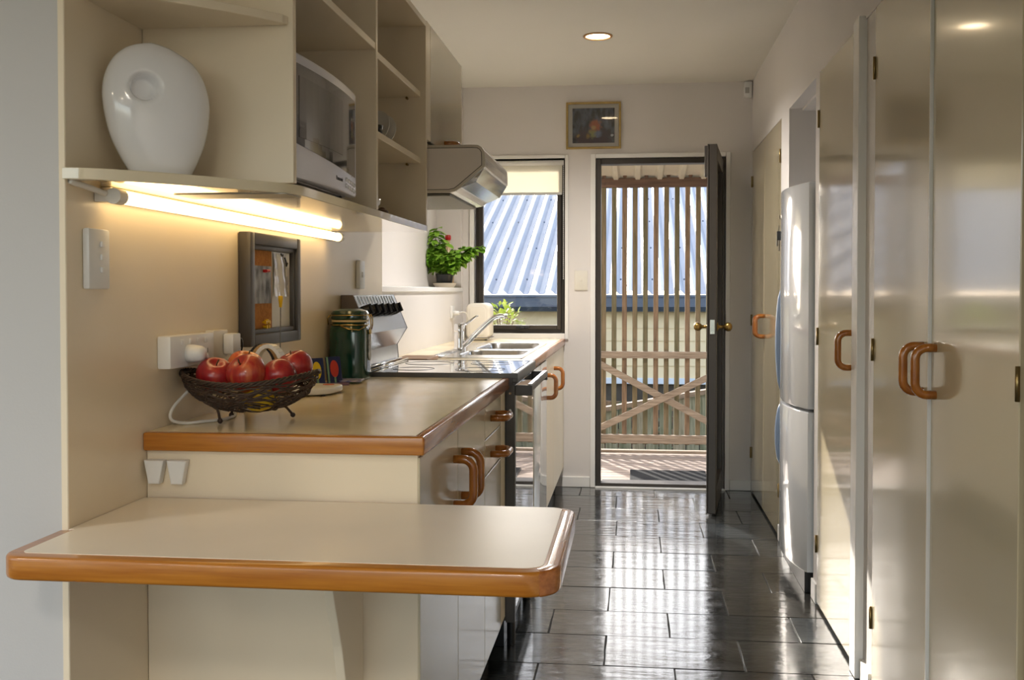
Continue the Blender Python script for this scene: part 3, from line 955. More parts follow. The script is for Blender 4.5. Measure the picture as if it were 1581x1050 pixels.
obj('top_board', B().prism(crv2 + [(-0.67, 2.6235), (XL + 0.001, 2.6235)], 'Z', 2.031, 2.048, 0.001, 1), LAM, up)
obj('unlit_patch', B().box(-0.90, XU - 0.012, 1.955, 2.05, UZ0 - 0.002, UZ0 - 0.0003), mat('unlit_patch_grey', s(150, 146, 138), 0.35, metal=0.3), up)  # thin grey sheet stands in for the unlit patch of the underside

wc = thing('wall_cupboard', 'cream wall cupboard with glossy door above the range hood', 'cupboard', (-0.82, 3.6, 1.655))
obj('body', B().box(XL + 0.001, XU - 0.02, 3.2895, 3.965, 1.655, 2.034, 0.001, 1), LAM, wc)
obj('front_edge', B().box(XU - 0.0195, XU, 3.2895, 3.345, 1.655, 2.034, 0.001, 1), LAM, wc)
wd = obj('door', B().box(XU - 0.0195, XU, 3.347, 3.965, 1.655, 2.034, 0.0015, 1), GLOSS, wc)
d_handle(wd, (XU, 3.60, 1.685), (XU, 3.705, 1.685), (1, 0, 0), 0.04)

HOODS = mat('hood_white_enamel', s(226, 216, 206), 0.35, var=0.02, vscale=4)
HOODT = mat('hood_trim', s(206, 196, 180), 0.3)
hd = thing('range_hood', 'angular range hood with white end panel and steel underside', 'range hood', (-0.72, 3.63, 1.45))


def hood_prof(d):
    x1 = -0.48 - d
    pts = [(-0.965, 1.643 - d), (-0.525, 1.643 - d)] + [(-0.512 + (0.032 - d) * math.sin(a), 1.611 + (0.032 - d) * math.cos(a)) for a in (0.3, 0.8, 1.25)]
    pts += [(x1, 1.600), (x1, 1.572 + d * .4), (-0.562 - d * .4, 1.503 + d), (-0.578 - d * .3, 1.492 + d), (-0.60, 1.488 + d), (-0.965, 1.488 + d)]
    return pts


obj('body', B().prism(hood_prof(0.0), 'Y', 3.3455, 3.952, 0.001, 1), STEEL, hd)
obj('end_frame', B().prism(hood_prof(0.0), 'Y', 3.337, 3.345, 0.002, 2), HOODT, hd, 'auto')
obj('end_seam', B().prism(hood_prof(0.009), 'Y', 3.3362, 3.3369), mat('dark_seam', s(60, 54, 48), 0.6), hd)
obj('end_panel', B().prism(hood_prof(0.011), 'Y', 3.3345, 3.3361, 0.0006, 1), HOODS, hd, 'auto')
ud = Vector((-0.082, 0, -0.069)).normalized()
un = Vector((-ud.z, 0, ud.x))
b = B()
vpts = [Vector((-0.484, 0, 1.566)), Vector((-0.557, 0, 1.505))]
mid = (vpts[0] + vpts[1]) / 2 + Vector((0.010, 0, -0.012))
b.prism([(vpts[0].x, vpts[0].z), (mid.x, mid.z), (vpts[1].x, vpts[1].z), (vpts[1].x - .004, vpts[1].z + .006), (vpts[0].x - .004, vpts[0].z + .005)], 'Y', 3.348, 3.95, 0.001, 1)
obj('visor', b, CHROME, hd, False, 'folded polished steel visor')
obj('filter', B().box(-0.93, -0.60, 3.37, 3.93, 1.480, 1.487, 0.001), mat('filter_mesh', s(120, 116, 104), 0.45, metal=0.6, bump=0.4, bscale=200), hd)

# ------------------------------------------------------------------ fluorescent strip light
fl = thing('strip_light', 'warm glowing fluorescent strip light under the shelf unit', 'light', (-0.935, 2.5, 1.335))
FIX = mat('fixture_white', s(232, 228, 220), 0.35)
obj('batten', B().box(XL + 0.0008, -0.949, 1.80, 3.20, 1.332, 1.3575, 0.003), FIX, fl)
tubem = mat('fluorescent_tube', (1, 0.9, 0.7), 0.3, emit=(1.0, 0.72, 0.36), estr=2.4)
obj('tube', B().cyl((-0.930, 1.80, 1.338), (-0.930, 3.20, 1.338), 0.0125, 16), tubem, fl, True)
for yy in (1.772, 3.199):
    obj('end_cap', B().cyl((-0.930, yy, 1.338), (-0.930, yy + 0.029, 1.338), 0.0145, 16).box(-0.969, -0.934, yy + 0.003, yy + 0.026, 1.328, 1.350, 0.003), FIX, fl, 'auto')
obj('supply_lead', B().cord([(-0.945, 1.772, 1.342), (-0.952, 1.74, 1.348), (-0.962, 1.70, 1.354), (-0.965, 1.69, 1.357)], 0.0055, 8), FIX, fl, True)

# ------------------------------------------------------------------ switches and sockets
swp = thing('light_switch', 'white triple light switch on the cream wall lining', 'switch', (XL, 1.772, 1.225))
obj('plate', B().box(XL + 0.0004, XL + 0.014, 1.735, 1.809, 1.170, 1.279, 0.004), WHITEP, swp, 'auto')
for z in (1.251, 1.228, 1.205):
    obj('rocker', B().box(XL + 0.014, XL + 0.019, 1.771, 1.782, z - 0.0055, z + 0.0055, 0.0022), WHITEP, swp, 'auto')
so = thing('power_socket', 'white double power socket on the wall behind the fruit bowl', 'socket', (XL, 2.13, 1.04))
obj('plate', B().box(XL + 0.0004, XL + 0.030, 2.022, 2.245, 1.006, 1.074, 0.004), WHITEP, so, 'auto')
for yy in (2.075, 2.115, 2.155, 2.195):
    obj('rocker', B().box(XL + 0.030, XL + 0.0335, yy - 0.006, yy + 0.006, 1.054, 1.066, 0.002), WHITEP, so, 'auto')
for yy in (2.20,):
    b = B()
    for dy, dz in ((-0.008, 0.006), (0.008, 0.006), (0, -0.008)):
        b.box(XL + 0.0300, XL + 0.0304, yy + dy - 0.001, yy + dy + 0.001, 1.03 + dz - 0.005, 1.03 + dz + 0.005)
    obj('slots', b, BLACK, so)
pg = thing('power_plug', 'white plug with its cord in the double socket', 'plug', (XL + 0.03, 2.10, 1.03))
obj('plug_body', B().lathe([(0, 0), (0.019, 0), (0.0195, 0.012), (0.017, 0.028), (0.013, 0.036), (0, 0.038)], (0, 0, 0), 20, mtx=Matrix.Translation((XL + 0.0305, 2.105, 1.034)) @ Matrix.Rotation(PI / 2, 4, 'Y')), WHITEP, pg, True)
obj('cord', B().cord([(XL + 0.055, 2.108, 1.034), (XL + 0.062, 2.125, 1.026), (XL + 0.055, 2.135, 1.00), (XL + 0.035, 2.12, 0.965), (XL + 0.014, 2.07, 0.925), (XL + 0.012, 2.06, 0.900), (XL + 0.03, 2.08, 0.889), (XL + 0.06, 2.11, 0.889), (XL + 0.09, 2.17, 0.889), (XL + 0.08, 2.24, 0.889), (XL + 0.05, 2.30, 0.889)], 0.0035, 8,
                     radii=[.008, .007, .0045] + [.0035] * 8), CORD, pg, True)
pj = thing('wall_socket', 'ivory socket plate with a white adaptor plugged in', 'socket', (XL, 2.31, 1.03))
obj('plate', B().box(XL + 0.0004, XL + 0.022, 2.262, 2.345, 1.012, 1.077, 0.003), IVORYP, pj, 'auto')
ad = thing('charger', 'white plug-in charger with thin black lead beside the corkboard', 'charger', (XL + 0.03, 2.36, 1.035))
obj('charger_body', B().box(XL + 0.0225, XL + 0.048, 2.312, 2.360, 1.020, 1.068, 0.004), WHITEP, ad, 'auto')
obj('connector', B().box(XL + 0.030, XL + 0.042, 2.3605, 2.372, 1.051, 1.063, 0.002), WHITEP, ad, 'auto')
obj('lead', B().cord([(XL + 0.036, 2.372, 1.057), (XL + 0.037, 2.392, 1.050), (XL + 0.035, 2.398, 1.03), (XL + 0.032, 2.385, 1.005), (XL + 0.03, 2.36, 0.975), (XL + 0.03, 2.33, 0.93), (XL + 0.04, 2.32, 0.889), (XL + 0.07, 2.33, 0.8885)], 0.0022, 6), BLACK, ad, True)
sc2 = tag(obj('isolator_switch', B().box(XL + 0.0004, XL + 0.016, 3.555, 3.625, 1.175, 1.275, 0.004).box(XL + 0.016, XL + 0.020, 3.578, 3.60, 1.215, 1.235, 0.002), WHITEP, None, 'auto'), 'small white isolator switch on the wall above the stove panel', 'switch')
so2 = thing('power_socket', 'white power socket with plug near the window corner', 'socket', (-1.02, 5.77, 1.05))
obj('plate', B().box(-1.0196, -1.008, 5.72, 5.80, 1.015, 1.085, 0.003), WHITEP, so2, 'auto')
obj('plug_body', B().cyl((-1.008, 5.76, 1.045), (-0.975, 5.76, 1.045), 0.015, 14, 0.011), WHITEP, so2, True)
sw3 = thing('light_switch', 'white single switch plate between window and back door', 'switch', (-0.309, YB, 1.23))
obj('plate', B().box(-0.348, -0.270, YB - 0.009, YB - 0.0004, 1.173, 1.290, 0.003), IVORYP, sw3, 'auto')
obj('rocker', B().box(-0.314, -0.304, YB - 0.013, YB - 0.009, 1.226, 1.238, 0.0015), IVORYP, sw3, 'auto')
al = thing('alarm_sensor', 'small white alarm sensor high in the far corner', 'sensor', (0.655, YB, 2.33))
obj('case', B().box(0.634, 0.678, YB - 0.036, YB - 0.0005, 2.288, 2.381, 0.006), WHITEP, al, 'auto')
obj('lens', B().box(0.638, 0.662, YB - 0.0385, YB - 0.036, 2.312, 2.345, 0.001), mat('sensor_lens', s(176, 174, 170), 0.4), al)

# ------------------------------------------------------------------ corkboard
ck = thing('pinboard', 'grey framed board, half cork half whiteboard, above the fruit bowl', 'pinboard', (XL, 2.70, 1.17))
FR = mat('charcoal_frame', s(74, 70, 68), 0.38, var=0.06, vscale=8)
cy0, cy1, cz0, cz1 = 2.462, 2.850, 1.028, 1.314
fb = B()


def yz_frame(b, y0, y1, z0, z1, w, x0, x1, bev):
    b.box(x0, x1, y0, y0 + w, z0, z1, bev).box(x0, x1, y1 - w, y1, z0, z1, bev)
    b.box(x0, x1, y0 + w - .001, y1 - w + .001, z0, z0 + w, bev).box(x0, x1, y0 + w - .001, y1 - w + .001, z1 - w, z1, bev)
    return b


yz_frame(fb, cy0, cy1, cz0, cz1, 0.030, XL + 0.0008, XL + 0.034, 0.004)
yz_frame(fb, cy0 + 0.028, cy1 - 0.028, cz0 + 0.028, cz1 - 0.028, 0.014, XL + 0.0008, XL + 0.026, 0.003)
obj('frame', fb, FR, ck, 'auto')
ymid = 2.665
obj('cork_panel', B().box(XL + 0.001, XL + 0.014, cy0 + 0.04, ymid, cz0 + 0.04, cz1 - 0.04), mat('cork', s(190, 130, 62), 0.85, color2=s(166, 106, 46), vscale=90, bump=0.2, bscale=200), ck)
obj('whiteboard_panel', B().box(XL + 0.001, XL + 0.0145, ymid, cy1 - 0.04, cz0 + 0.04, cz1 - 0.04), mat('whiteboard', s(214, 212, 204), 0.25), ck)
ph = tag(obj('pinned_photo', B().box(XL + 0.0155, XL + 0.0165, 2.53, 2.655, 1.135, 1.232), mat('monochrome_print', s(18, 20, 24), 0.5, color2=s(176, 182, 192), vscale=38, detail=6, stretch=(1, 1, .5))), 'crumpled black and white photo pinned to the cork', 'photo')
pb = B()
gy, gz = 8, 8
vv = [[pb.bm.verts.new((XL + 0.0165 + 0.0022 * math.sin(i * 1.3 + j * .4) + 0.0012 * math.cos(j * 2.1), 2.672 + i * 0.0155, 1.152 + j * 0.0145)) for j in range(gz + 1)] for i in range(gy + 1)]
for i in range(gy):
    for j in range(gz):
        pb.bm.faces.new((vv[i][j], vv[i + 1][j], vv[i + 1][j + 1], vv[i][j + 1]))
tag(obj('plastic_pocket', pb, mat('clear_plastic_film', s(206, 206, 206), 0.12, coat=1.0), None, True), 'clear plastic pocket stuck on the whiteboard half', 'pocket')
PINR = mat('red_plastic', s(190, 30, 34), 0.3)
PINY = mat('yellow_plastic', s(232, 190, 24), 0.35)
tag(obj('push_pin', B().cyl((XL + 0.0172, 2.595, 1.219), (XL + 0.026, 2.595, 1.219), 0.004, 10).cyl((XL + 0.026, 2.589, 1.219), (XL + 0.0275, 2.608, 1.2195), 0.004, 10), PINR, None, 'auto'), 'red push pin holding the photo', 'pin')
for dy, dz in ((-0.012, 0.008), (0.0, 0.011), (0.012, 0.008), (-0.008, -0.004), (0.009, -0.004)):
    tag(obj('push_pin', B().cyl((XL + 0.0145, 2.607 + dy * .9, 1.078 + dz), (XL + 0.020, 2.607 + dy, 1.078 + dz), 0.003, 8)
            .cyl((XL + 0.020, 2.607 + dy, 1.078 + dz), (XL + 0.026, 2.607 + dy, 1.078 + dz), 0.005, 8), PINY, None, 'auto'),
        'yellow push pin in the cluster low on the cork', 'pin', 'yellow pins on the cork')
b = B()
b.tube([(XL + 0.019, 2.725, 1.268), (XL + 0.019, 2.735, 1.262), (XL + 0.019, 2.742, 1.266)], 0.002, 5).tube([(XL + 0.019, 2.755, 1.258), (XL + 0.019, 2.768, 1.246), (XL + 0.019, 2.77, 1.236), (XL + 0.019, 2.778, 1.244)], 0.0024, 5)
tag(obj('marker_scribble', b, BLACK), 'short black marker scribble at top of the whiteboard', 'scribble')

yr = thing('tipped_wire', 'thin upright wire with a yellow tip in front of the pinboard', 'wire', (-0.905, 2.575, 0.886))
obj('wire', B().tube([(-0.905, 2.575, 0.886), (-0.907, 2.590, 1.03), (-0.909, 2.60, 1.126)], 0.0014, 6), mat('grey_wire', s(120, 118, 112), 0.4, metal=0.5), yr)
obj('tip', B().lathe([(0, 0), (0.0035, 0.001), (0.0062, 0.022), (0.006, 0.03), (0, 0.031)], (-0.909, 2.60, 1.124), 12), PINY, yr, True)

# ------------------------------------------------------------------ fruit bowl
WIRE = mat('dark_woven_wire', s(62, 46, 36), 0.55, var=0.25, vscale=60)
bx, by, rim, rz = -0.8175, 2.145, 0.146, 0.984
BRY = 0.115
bw = thing('fruit_bowl', 'dark woven wire fruit bowl on three little feet', 'bowl', (bx, by, 0.886))


def bowl_pt(a, t):
    """a angle, t 0 bottom .. 1 rim"""
    r = math.sin(t * PI / 2 * 0.98) ** 0.85
    z = 0.908 + (rz - 0.908) * (1 - math.cos(t * PI / 2)) ** 0.9
    z += 0.010 * t * t * math.cos(2 * a)
    return Vector((bx + rim * r * math.cos(a), by + BRY * r * math.sin(a), z))


b = B()
rr = random.Random(11)
for k in range(4):
    ph_ = k * PI / 2
    pts = []
    for i in range(72):
        a = 2 * PI * i / 72
        c = bowl_pt(a, 1.0)
        pts.append(c + Vector((0.0042 * math.cos(a) * math.cos(a * 16 + ph_), 0.0042 * math.sin(a) * math.cos(a * 16 + ph_), 0.0042 * math.sin(a * 16 + ph_))))
    b.tube(pts, 0.0026, 5, closed=True)
obj('rim', b, WIRE, bw, True)
b = B()
for k in range(95):
    a0 = rr.uniform(0, 2 * PI)
    sp = rr.uniform(0.4, 2.0) * rr.choice((-1, 1))
    t0, t1 = rr.uniform(0.12, 0.5), rr.uniform(0.85, 1.0)
    pts = []
    for i in range(10):
        u = i / 9
        q = bowl_pt(a0 + sp * u, t0 + (t1 - t0) * u)
        q += Vector((rr.uniform(-.002, .002), rr.uniform(-.002, .002), rr.uniform(-.002, .002)))
        pts.append(q)
    b.tube(pts, 0.00165, 5)
for t in (0.22, 0.42, 0.6, 0.78, 0.9):
    b.tube([bowl_pt(2 * PI * i / 48, t) + Vector((0, 0, rr.uniform(-.002, .002))) for i in range(48)], 0.002, 5, closed=True)
obj('woven_wires', b, WIRE, bw, True, kind='stuff')
for ex, ey in ((-0.867, 2.098), (-0.750, 2.222), (-0.885, 2.205)):
    e = Vector((ex, ey, 0.8925))
    a = math.atan2((ey - by) / BRY, (ex - bx) / rim)
    c0 = bowl_pt(a, 0.36)
    o_ = (Vector((ex, ey, 0)) - Vector((bx, by, 0))).normalized()
    obj('foot', B().tube([bowl_pt(a, 0.5), c0 + Vector((0, 0, -0.004)), (c0 + e) / 2 + Vector((0, 0, 0.002)), e], 0.003, 8).ball(e, 0.0058, 10), WIRE, bw, True)


def apple_mat(name, c1, c2, c3):
    m = bpy.data.materials.new(name)
    m.use_nodes = True
    n = m.node_tree.nodes
    lk = m.node_tree.links
    p = n['Principled BSDF']
    tc = n.new('ShaderNodeTexCoord')
    mp = n.new('ShaderNodeMapping')
    mp.inputs['Scale'].default_value = (1, 1, 0.16)
    lk.new(tc.outputs['Object'], mp.inputs[0])
    nz = n.new('ShaderNodeTexNoise')
    nz.inputs['Scale'].default_value = 70
    nz.inputs['Detail'].default_value = 4
    lk.new(mp.outputs[0], nz.inputs['Vector'])
    nb = n.new('ShaderNodeTexNoise')
    nb.inputs['Scale'].default_value = 16
    lk.new(tc.outputs['Object'], nb.inputs['Vector'])
    ad_ = n.new('ShaderNodeMath')
    ad_.operation = 'MULTIPLY_ADD'
    ad_.inputs[1].default_value = 0.45
    lk.new(nz.outputs['Fac'], ad_.inputs[0])
    ml = n.new('ShaderNodeMath')
    ml.operation = 'MULTIPLY'
    ml.inputs[1].default_value = 0.55
    lk.new(nb.outputs['Fac'], ml.inputs[0])
    lk.new(ml.outputs[0], ad_.inputs[2])
    rp = n.new('ShaderNodeValToRGB')
    rp.color_ramp.elements[0].position = 0.36
    rp.color_ramp.elements[0].color = (*c1, 1)
    rp.color_ramp.elements[1].position = 0.66
    rp.color_ramp.elements[1].color = (*c3, 1)
    e = rp.color_ramp.elements.new(0.52)
    e.color = (*c2, 1)
    lk.new(ad_.outputs[0], rp.inputs[0])
    lk.new(rp.outputs[0], p.inputs['Base Color'])
    p.inputs['Roughness'].default_value = 0.28
    p.inputs['Coat Weight'].default_value = 0.3
    p.inputs['Coat Roughness'].default_value = 0.15
    return m


AP_R = apple_mat('red_apple_skin', s(122, 14, 22), s(156, 26, 34), s(186, 60, 46))
AP_O = apple_mat('blush_apple_skin', s(196, 60, 40), s(214, 120, 56), s(226, 168, 84))
AP_P = apple_mat('streaked_apple_skin', s(134, 20, 26), s(172, 42, 38), s(206, 110, 66))
STEM = mat('apple_stem', s(84, 60, 34), 0.7)


def apple(label, c, r, m, tilt):
    t = thing('apple', label, 'apple', c, 'apples in the fruit bowl')
    prof = []
    n = 18
    for i in range(n + 1):
        a = -PI / 2 + PI * i / n
        rr_ = r * math.cos(a) ** 0.85 * (1 + 0.06 * math.sin(a)) if abs(math.cos(a)) > 1e-6 else 0
        z = r * 0.92 * math.sin(a)
        dimple = 0.30 * r * math.exp(-(rr_ / (0.30 * r)) ** 2)
        z -= dimple if a > 0 else -dimple * 0.55
        prof.append((max(rr_, 0), z))
    prof[0] = (0, prof[0][1])
    prof[-1] = (0, prof[-1][1])
    M = Matrix.Rotation(tilt[1], 4, 'Z') @ Matrix.Rotation(tilt[0], 4, 'X')
    obj('flesh', B().lathe(prof, c, 28, mtx=M), m, t, True)
    sp = [Vector((0, 0, r * 0.60)), Vector((0.001, 0, r * 0.78)), Vector((0.004, 0.001, r * 0.98))]
    obj('stem', B().tube([Vector(c) + M.to_3x3() @ p for p in sp], 0.0016, 6), STEM, t, True)


apple('red apple at the left end of the fruit bowl', (bx - 0.066, by - 0.032, 0.987), 0.040, AP_R, (0.5, 0.6))
apple('streaked red apple at the front middle of the bowl', (bx + 0.006, by - 0.038, 0.992), 0.042, AP_P, (0.7, -0.5))
apple('orange-blushed apple behind the middle of the bowl', (bx - 0.028, by + 0.042, 0.999), 0.040, AP_O, (0.3, 1.2))
apple('small dark red apple with its dimple facing out, right of middle', (bx + 0.068, by - 0.012, 0.985), 0.037, AP_R, (-1.15, 0.2))
apple('red apple sitting highest at the right end of the bowl', (bx + 0.080, by + 0.058, 1.000), 0.039, AP_R, (0.35, -1.0))
lm = thing('lemon', 'yellow lemon showing through the wires low in the bowl', 'lemon', (bx + 0.03, by - 0.012, 0.935))
obj('peel', B().lathe([(0, -0.040), (0.006, -0.037), (0.016, -0.029), (0.025, -0.012), (0.026, 0.006), (0.019, 0.026), (0.008, 0.036), (0.004, 0.042), (0, 0.043)], (bx + 0.03, by - 0.035, 0.938), 20, mtx=Matrix.Rotation(PI / 2, 4, 'Y')), mat('lemon_peel', s(226, 190, 34), 0.4, var=0.1, vscale=30, bump=0.1, bscale=250), lm, True)

# curved handset behind the apples
hs2 = thing('arched_gadget', 'black, gold and white arched object standing behind the apples', 'gadget', (-0.87, 2.36, 0.886))
for off, w, m_, nm in ((0.0, 0.0, BLACK, 'black_band'), (0.011, 0, mat('gold_band', s(196, 160, 104), 0.3, metal=0.4), 'gold_band'), (0.024, 0, WHITEP, 'white_band')):
    pts = []
    for i in range(15):
        a = PI * (1.0 - i / 14 * 0.86)
        pts.append((-0.868 + off + 0.036 * math.cos(a), 2.36, 0.975 + 0.064 * math.sin(a)))
    pts = [(pts[0][0], 2.36, 0.8895)] + pts
    b = B()
    for (x, y, z), (x2, y2, z2) in zip(pts[:-1], pts[1:]):
        dx, dz = x2 - x, z2 - z
        L = math.hypot(dx, dz) or 1
        nx, nz_ = -dz / L * 0.0045, dx / L * 0.0045
        b.prism([(x - nx, z - nz_), (x2 - nx, z2 - nz_), (x2 + nx, z2 + nz_), (x + nx, z + nz_)], 'Y', 2.345 - off, 2.375 - off)
    obj(nm, b, m_, hs2)

wt2 = thing('white_gadget', 'flat white plastic device with orange spot on the worktop', 'device', (-0.875, 2.75, 0.886))
pl = []
for i in range(40):
    a = 2 * PI * i / 40
    ca, sa = math.cos(a), math.sin(a)
    pl.append((-0.885 + 0.080 * math.copysign(abs(ca) ** .55, ca) + 0.012 * sa, 2.755 + 0.085 * math.copysign(abs(sa) ** .6, sa)))
b = B().prism(pl, 'Z', 0.889, 0.907, 0.006, 3)
obj('case', b, WHITEP, wt2, 'auto')
obj('orange_spot', B().lathe([(0, 0), (0.016, 0), (0.016, 0.0012), (0, 0.0014)], (-0.842, 2.80, 0.907), 16), mat('orange_print', s(214, 96, 60), 0.4), wt2)
for dx, dy in ((-0.06, -0.06), (0.06, -0.06), (-0.06, 0.06), (0.06, 0.06)):
    obj('foot', B().cyl((-0.885 + dx, 2.755 + dy, 0.8855), (-0.885 + dx, 2.755 + dy, 0.8892), 0.006, 10), BLACK, wt2)

# tulip tiles and booklets
NAVY = mat('navy_print', s(30, 42, 92), 0.3)
PYEL = mat('yellow_print', s(226, 196, 40), 0.35)
PRED = mat('red_print', s(196, 58, 44), 0.35)
PGRN = mat('green_print', s(120, 160, 130), 0.35)
for k, (y, col_, nm) in enumerate(((2.965, PYEL, 'yellow'), (3.03, PRED, 'red'))):
    t = thing('picture_tile', 'small navy tile with a %s tulip leaning on the wall' % nm, 'tile', (XL + 0.02, y, 0.886), 'tulip tiles')
    M = Matrix.Translation((XL + 0.046 + 0.030 * k, y + 0.012 * k, 0.8865)) @ Matrix.Rotation(math.radians(52), 4, 'Z') @ Matrix.Rotation(math.radians(-10), 4, 'X')
    parts = []
    b = B().box(-0.026, 0.026, -0.003, 0.003, 0, 0.083, 0.001)
    b.bm.transform(M)
    obj('card', b, NAVY, t)
    b = B().lathe([(0, 0), (1, 0), (1, 0.0012), (0, 0.0012)], (0, 0, 0), 20, mtx=Matrix.Translation((0, -0.003, 0.046)) @ Matrix.Rotation(PI / 2, 4, 'X') @ Matrix.Diagonal((0.015, 0.026, 1, 1)))
    b.bm.transform(M)
    obj('tulip', b, col_, t)
    b = B().box(-0.026, -0.020, -0.0042, -0.003, 0.0, 0.083).box(-0.003, 0.003, -0.0042, -0.003, 0.002, 0.022)
    b.bm.transform(M)
    obj('stalk', b, PGRN, t)
for k, (x, y, rz_, c_, lab) in enumerate(((-0.895, 3.045, 0.25, mat('mauve_cover', s(128, 92, 110), 0.4, color2=s(70, 80, 130), vscale=40), 'mauve patterned coaster lying in front of the green jar'),
                                         (-0.868, 3.095, 0.1, mat('blue_cover', s(64, 76, 140), 0.4, color2=s(190, 180, 190), vscale=50), 'blue patterned coaster on top beside the green jar'))):
    b = B().box(-0.042, 0.042, -0.042, 0.042, 0, 0.005, 0.001)
    b.bm.transform(Matrix.Translation((x, y, 0.8857 + 0.0055 * k)) @ Matrix.Rotation(rz_, 4, 'Z'))
    tag(obj('coaster', b, c_), lab, 'coaster', 'patterned coasters')

# ------------------------------------------------------------------ green jar
GREEN = mat('dark_green_glaze', s(12, 58, 46), 0.12, var=0.08, vscale=6, coat=0.6, coat_rough=0.04)
GOLD = mat('gilt_wire', s(190, 160, 96), 0.25, metal=0.9)
jx, jy = -0.901, 3.235
jr = thing('storage_jar', 'dark green clip-top storage jar beside the stove', 'jar', (jx, jy, 0.886))
obj('jar_body', B().lathe([(0, 0.886), (0.056, 0.886), (0.061, 0.892), (0.0615, 0.91), (0.0615, 1.035), (0.060, 1.048), (0.054, 1.058), (0.052, 1.064), (0.0545, 1.069), (0, 1.069)], (jx, jy, 0), 40, sq=1.4), GREEN, jr, 'auto')
obj('lid', B().lathe([(0, 1.076), (0.055, 1.076), (0.0575, 1.080), (0.0565, 1.088), (0.0565, 1.092), (0.0575, 1.096), (0.052, 1.104), (0.035, 1.110), (0, 1.1125)], (jx, jy, 0), 40, sq=1.0), GREEN, jr, 'auto')
obj('seal', B().lathe([(0, 1.0692), (0.055, 1.0692), (0.0555, 1.0755), (0, 1.0758)], (jx, jy, 0), 40, sq=1.0), mat('seal_rubber', s(206, 186, 140), 0.5), jr)


def sqring(z, r, sq_=1.0, n=48):
    out = []
    for i in range(n):
        a = 2 * PI * i / n
        q = (abs(math.cos(a)) ** (2 + sq_) + abs(math.sin(a)) ** (2 + sq_)) ** (-1 / (2 + sq_))
        out.append((jx + r * q * math.cos(a), jy + r * q * math.sin(a), z))
    return out


obj('wire_bail', B().tube(sqring(1.0905, 0.0585), 0.0016, 6, closed=True).tube(sqring(1.060, 0.0575), 0.0018, 6, closed=True)
    .tube([(jx - 0.060, jy - 0.02, 1.0905), (jx - 0.067, jy - 0.025, 1.08), (jx - 0.066, jy - 0.02, 1.06)], 0.0018, 6)
    .tube([(jx - 0.02, jy - 0.058, 1.060), (jx + 0.01, jy - 0.064, 1.048), (jx + 0.045, jy - 0.060, 1.045), (jx + 0.064, jy - 0.03, 1.058)], 0.002, 6), GOLD, jr, True)
obj('clasp', B().tube([(jx + 0.064, jy - 0.012, 1.094), (jx + 0.070, jy - 0.012, 1.08), (jx + 0.071, jy - 0.010, 1.06), (jx + 0.067, jy - 0.012, 1.045)], 0.002, 6)
    .tube([(jx + 0.064, jy + 0.012, 1.094), (jx + 0.070, jy + 0.012, 1.08), (jx + 0.071, jy + 0.010, 1.06), (jx + 0.067, jy + 0.012, 1.045)], 0.002, 6)
    .box(jx + 0.0635, jx + 0.0685, jy - 0.012, jy + 0.012, 1.03, 1.046, 0.001), GOLD, jr, True)
obj('tag', B().prism([(-0.014 + jy, 1.03), (0.014 + jy, 1.03), (0.014 + jy, 0.955), (jy, 0.945), (-0.014 + jy, 0.955)], 'X', jx + 0.0625, jx + 0.0655, 0.001), mat('pale_tag', s(196, 196, 186), 0.4, color2=s(130, 132, 128), vscale=80), jr)

# ------------------------------------------------------------------ microwave
mw = thing('microwave', 'white microwave oven with dark glass door on the shelf', 'microwave', (-0.8, 2.22, 1.379))
MX = XU + 0.004
MWW = mat('microwave_white', s(214, 212, 222), 0.28, var=0.01, vscale=3)
my0, my1, mz0, mz1 = 1.99, 2.452, 1.392, 1.643
obj('case', B().box(XL + 0.03, MX - 0.035, my0, my1 - 0.006, mz0, mz1 - 0.004, 0.004), MWW, mw)


def mwx(y):
    u = (y - my0) / (my1 - my0)
    return MX - 0.012 * (2 * u - 1) ** 2


b = B()
n = 14
prof = []
for i in range(n + 1):
    y = my0 + (my1 - my0) * i / n
    prof.append((mwx(y), y))
obj('front', B().prism(prof + [(MX - 0.034, my1), (MX - 0.034, my0)], 'Z', mz0, mz1, 0.006, 2), MWW, mw, 'auto')
# glass: upper straight edge, lower edge sweeping down to the right
DG = mat('dark_door_glass', (0.02, 0.02, 0.02), 0.08, coat=0.8, coat_rough=0.03)
b = B()
tp_, bt_ = [], []
n = 18
yg0, yg1 = my0 + 0.004, my1 - 0.016
for i in range(n + 1):
    u = i / n
    y = yg0 + (yg1 - yg0) * u
    zt = mz1 - 0.022
    zb = 1.462 - 0.026 * u ** 0.8 + 0.012 * max(0, u - 0.8)
    x = mwx(y) + 0.0012
    tp_.append(b.bm.verts.new((x, y, zt)))
    bt_.append(b.bm.verts.new((x, y, zb)))
ti = [b.bm.verts.new(v.co - Vector((0.004, 0, 0))) for v in tp_]
bi = [b.bm.verts.new(v.co - Vector((0.004, 0, 0))) for v in bt_]
for i in range(n):
    b.bm.faces.new((bt_[i], bt_[i + 1], tp_[i + 1], tp_[i]))
    b.bm.faces.new((tp_[i], tp_[i + 1], ti[i + 1], ti[i]))
    b.bm.faces.new((bi[i], bi[i + 1], bt_[i + 1], bt_[i]))
b.bm.faces.new((bt_[0], tp_[0], ti[0], bi[0]))
b.bm.faces.new((tp_[n], bt_[n], bi[n], ti[n]))
bmesh.ops.recalc_face_normals(b.bm, faces=b.bm.faces)
dg = obj('door_glass', b, DG, mw)
b = B()
yw0, yw1 = my0 + 0.025, my0 + 0.31
q0, q1 = [], []
for i in range(9):
    y = yw0 + (yw1 - yw0) * i / 8
    q0.append(b.bm.verts.new((mwx(y) + 0.0018, y, 1.475)))
    q1.append(b.bm.verts.new((mwx(y) + 0.0018, y, mz1 - 0.045)))
for i in range(8):
    b.bm.faces.new((q0[i], q0[i + 1], q1[i + 1], q1[i]))
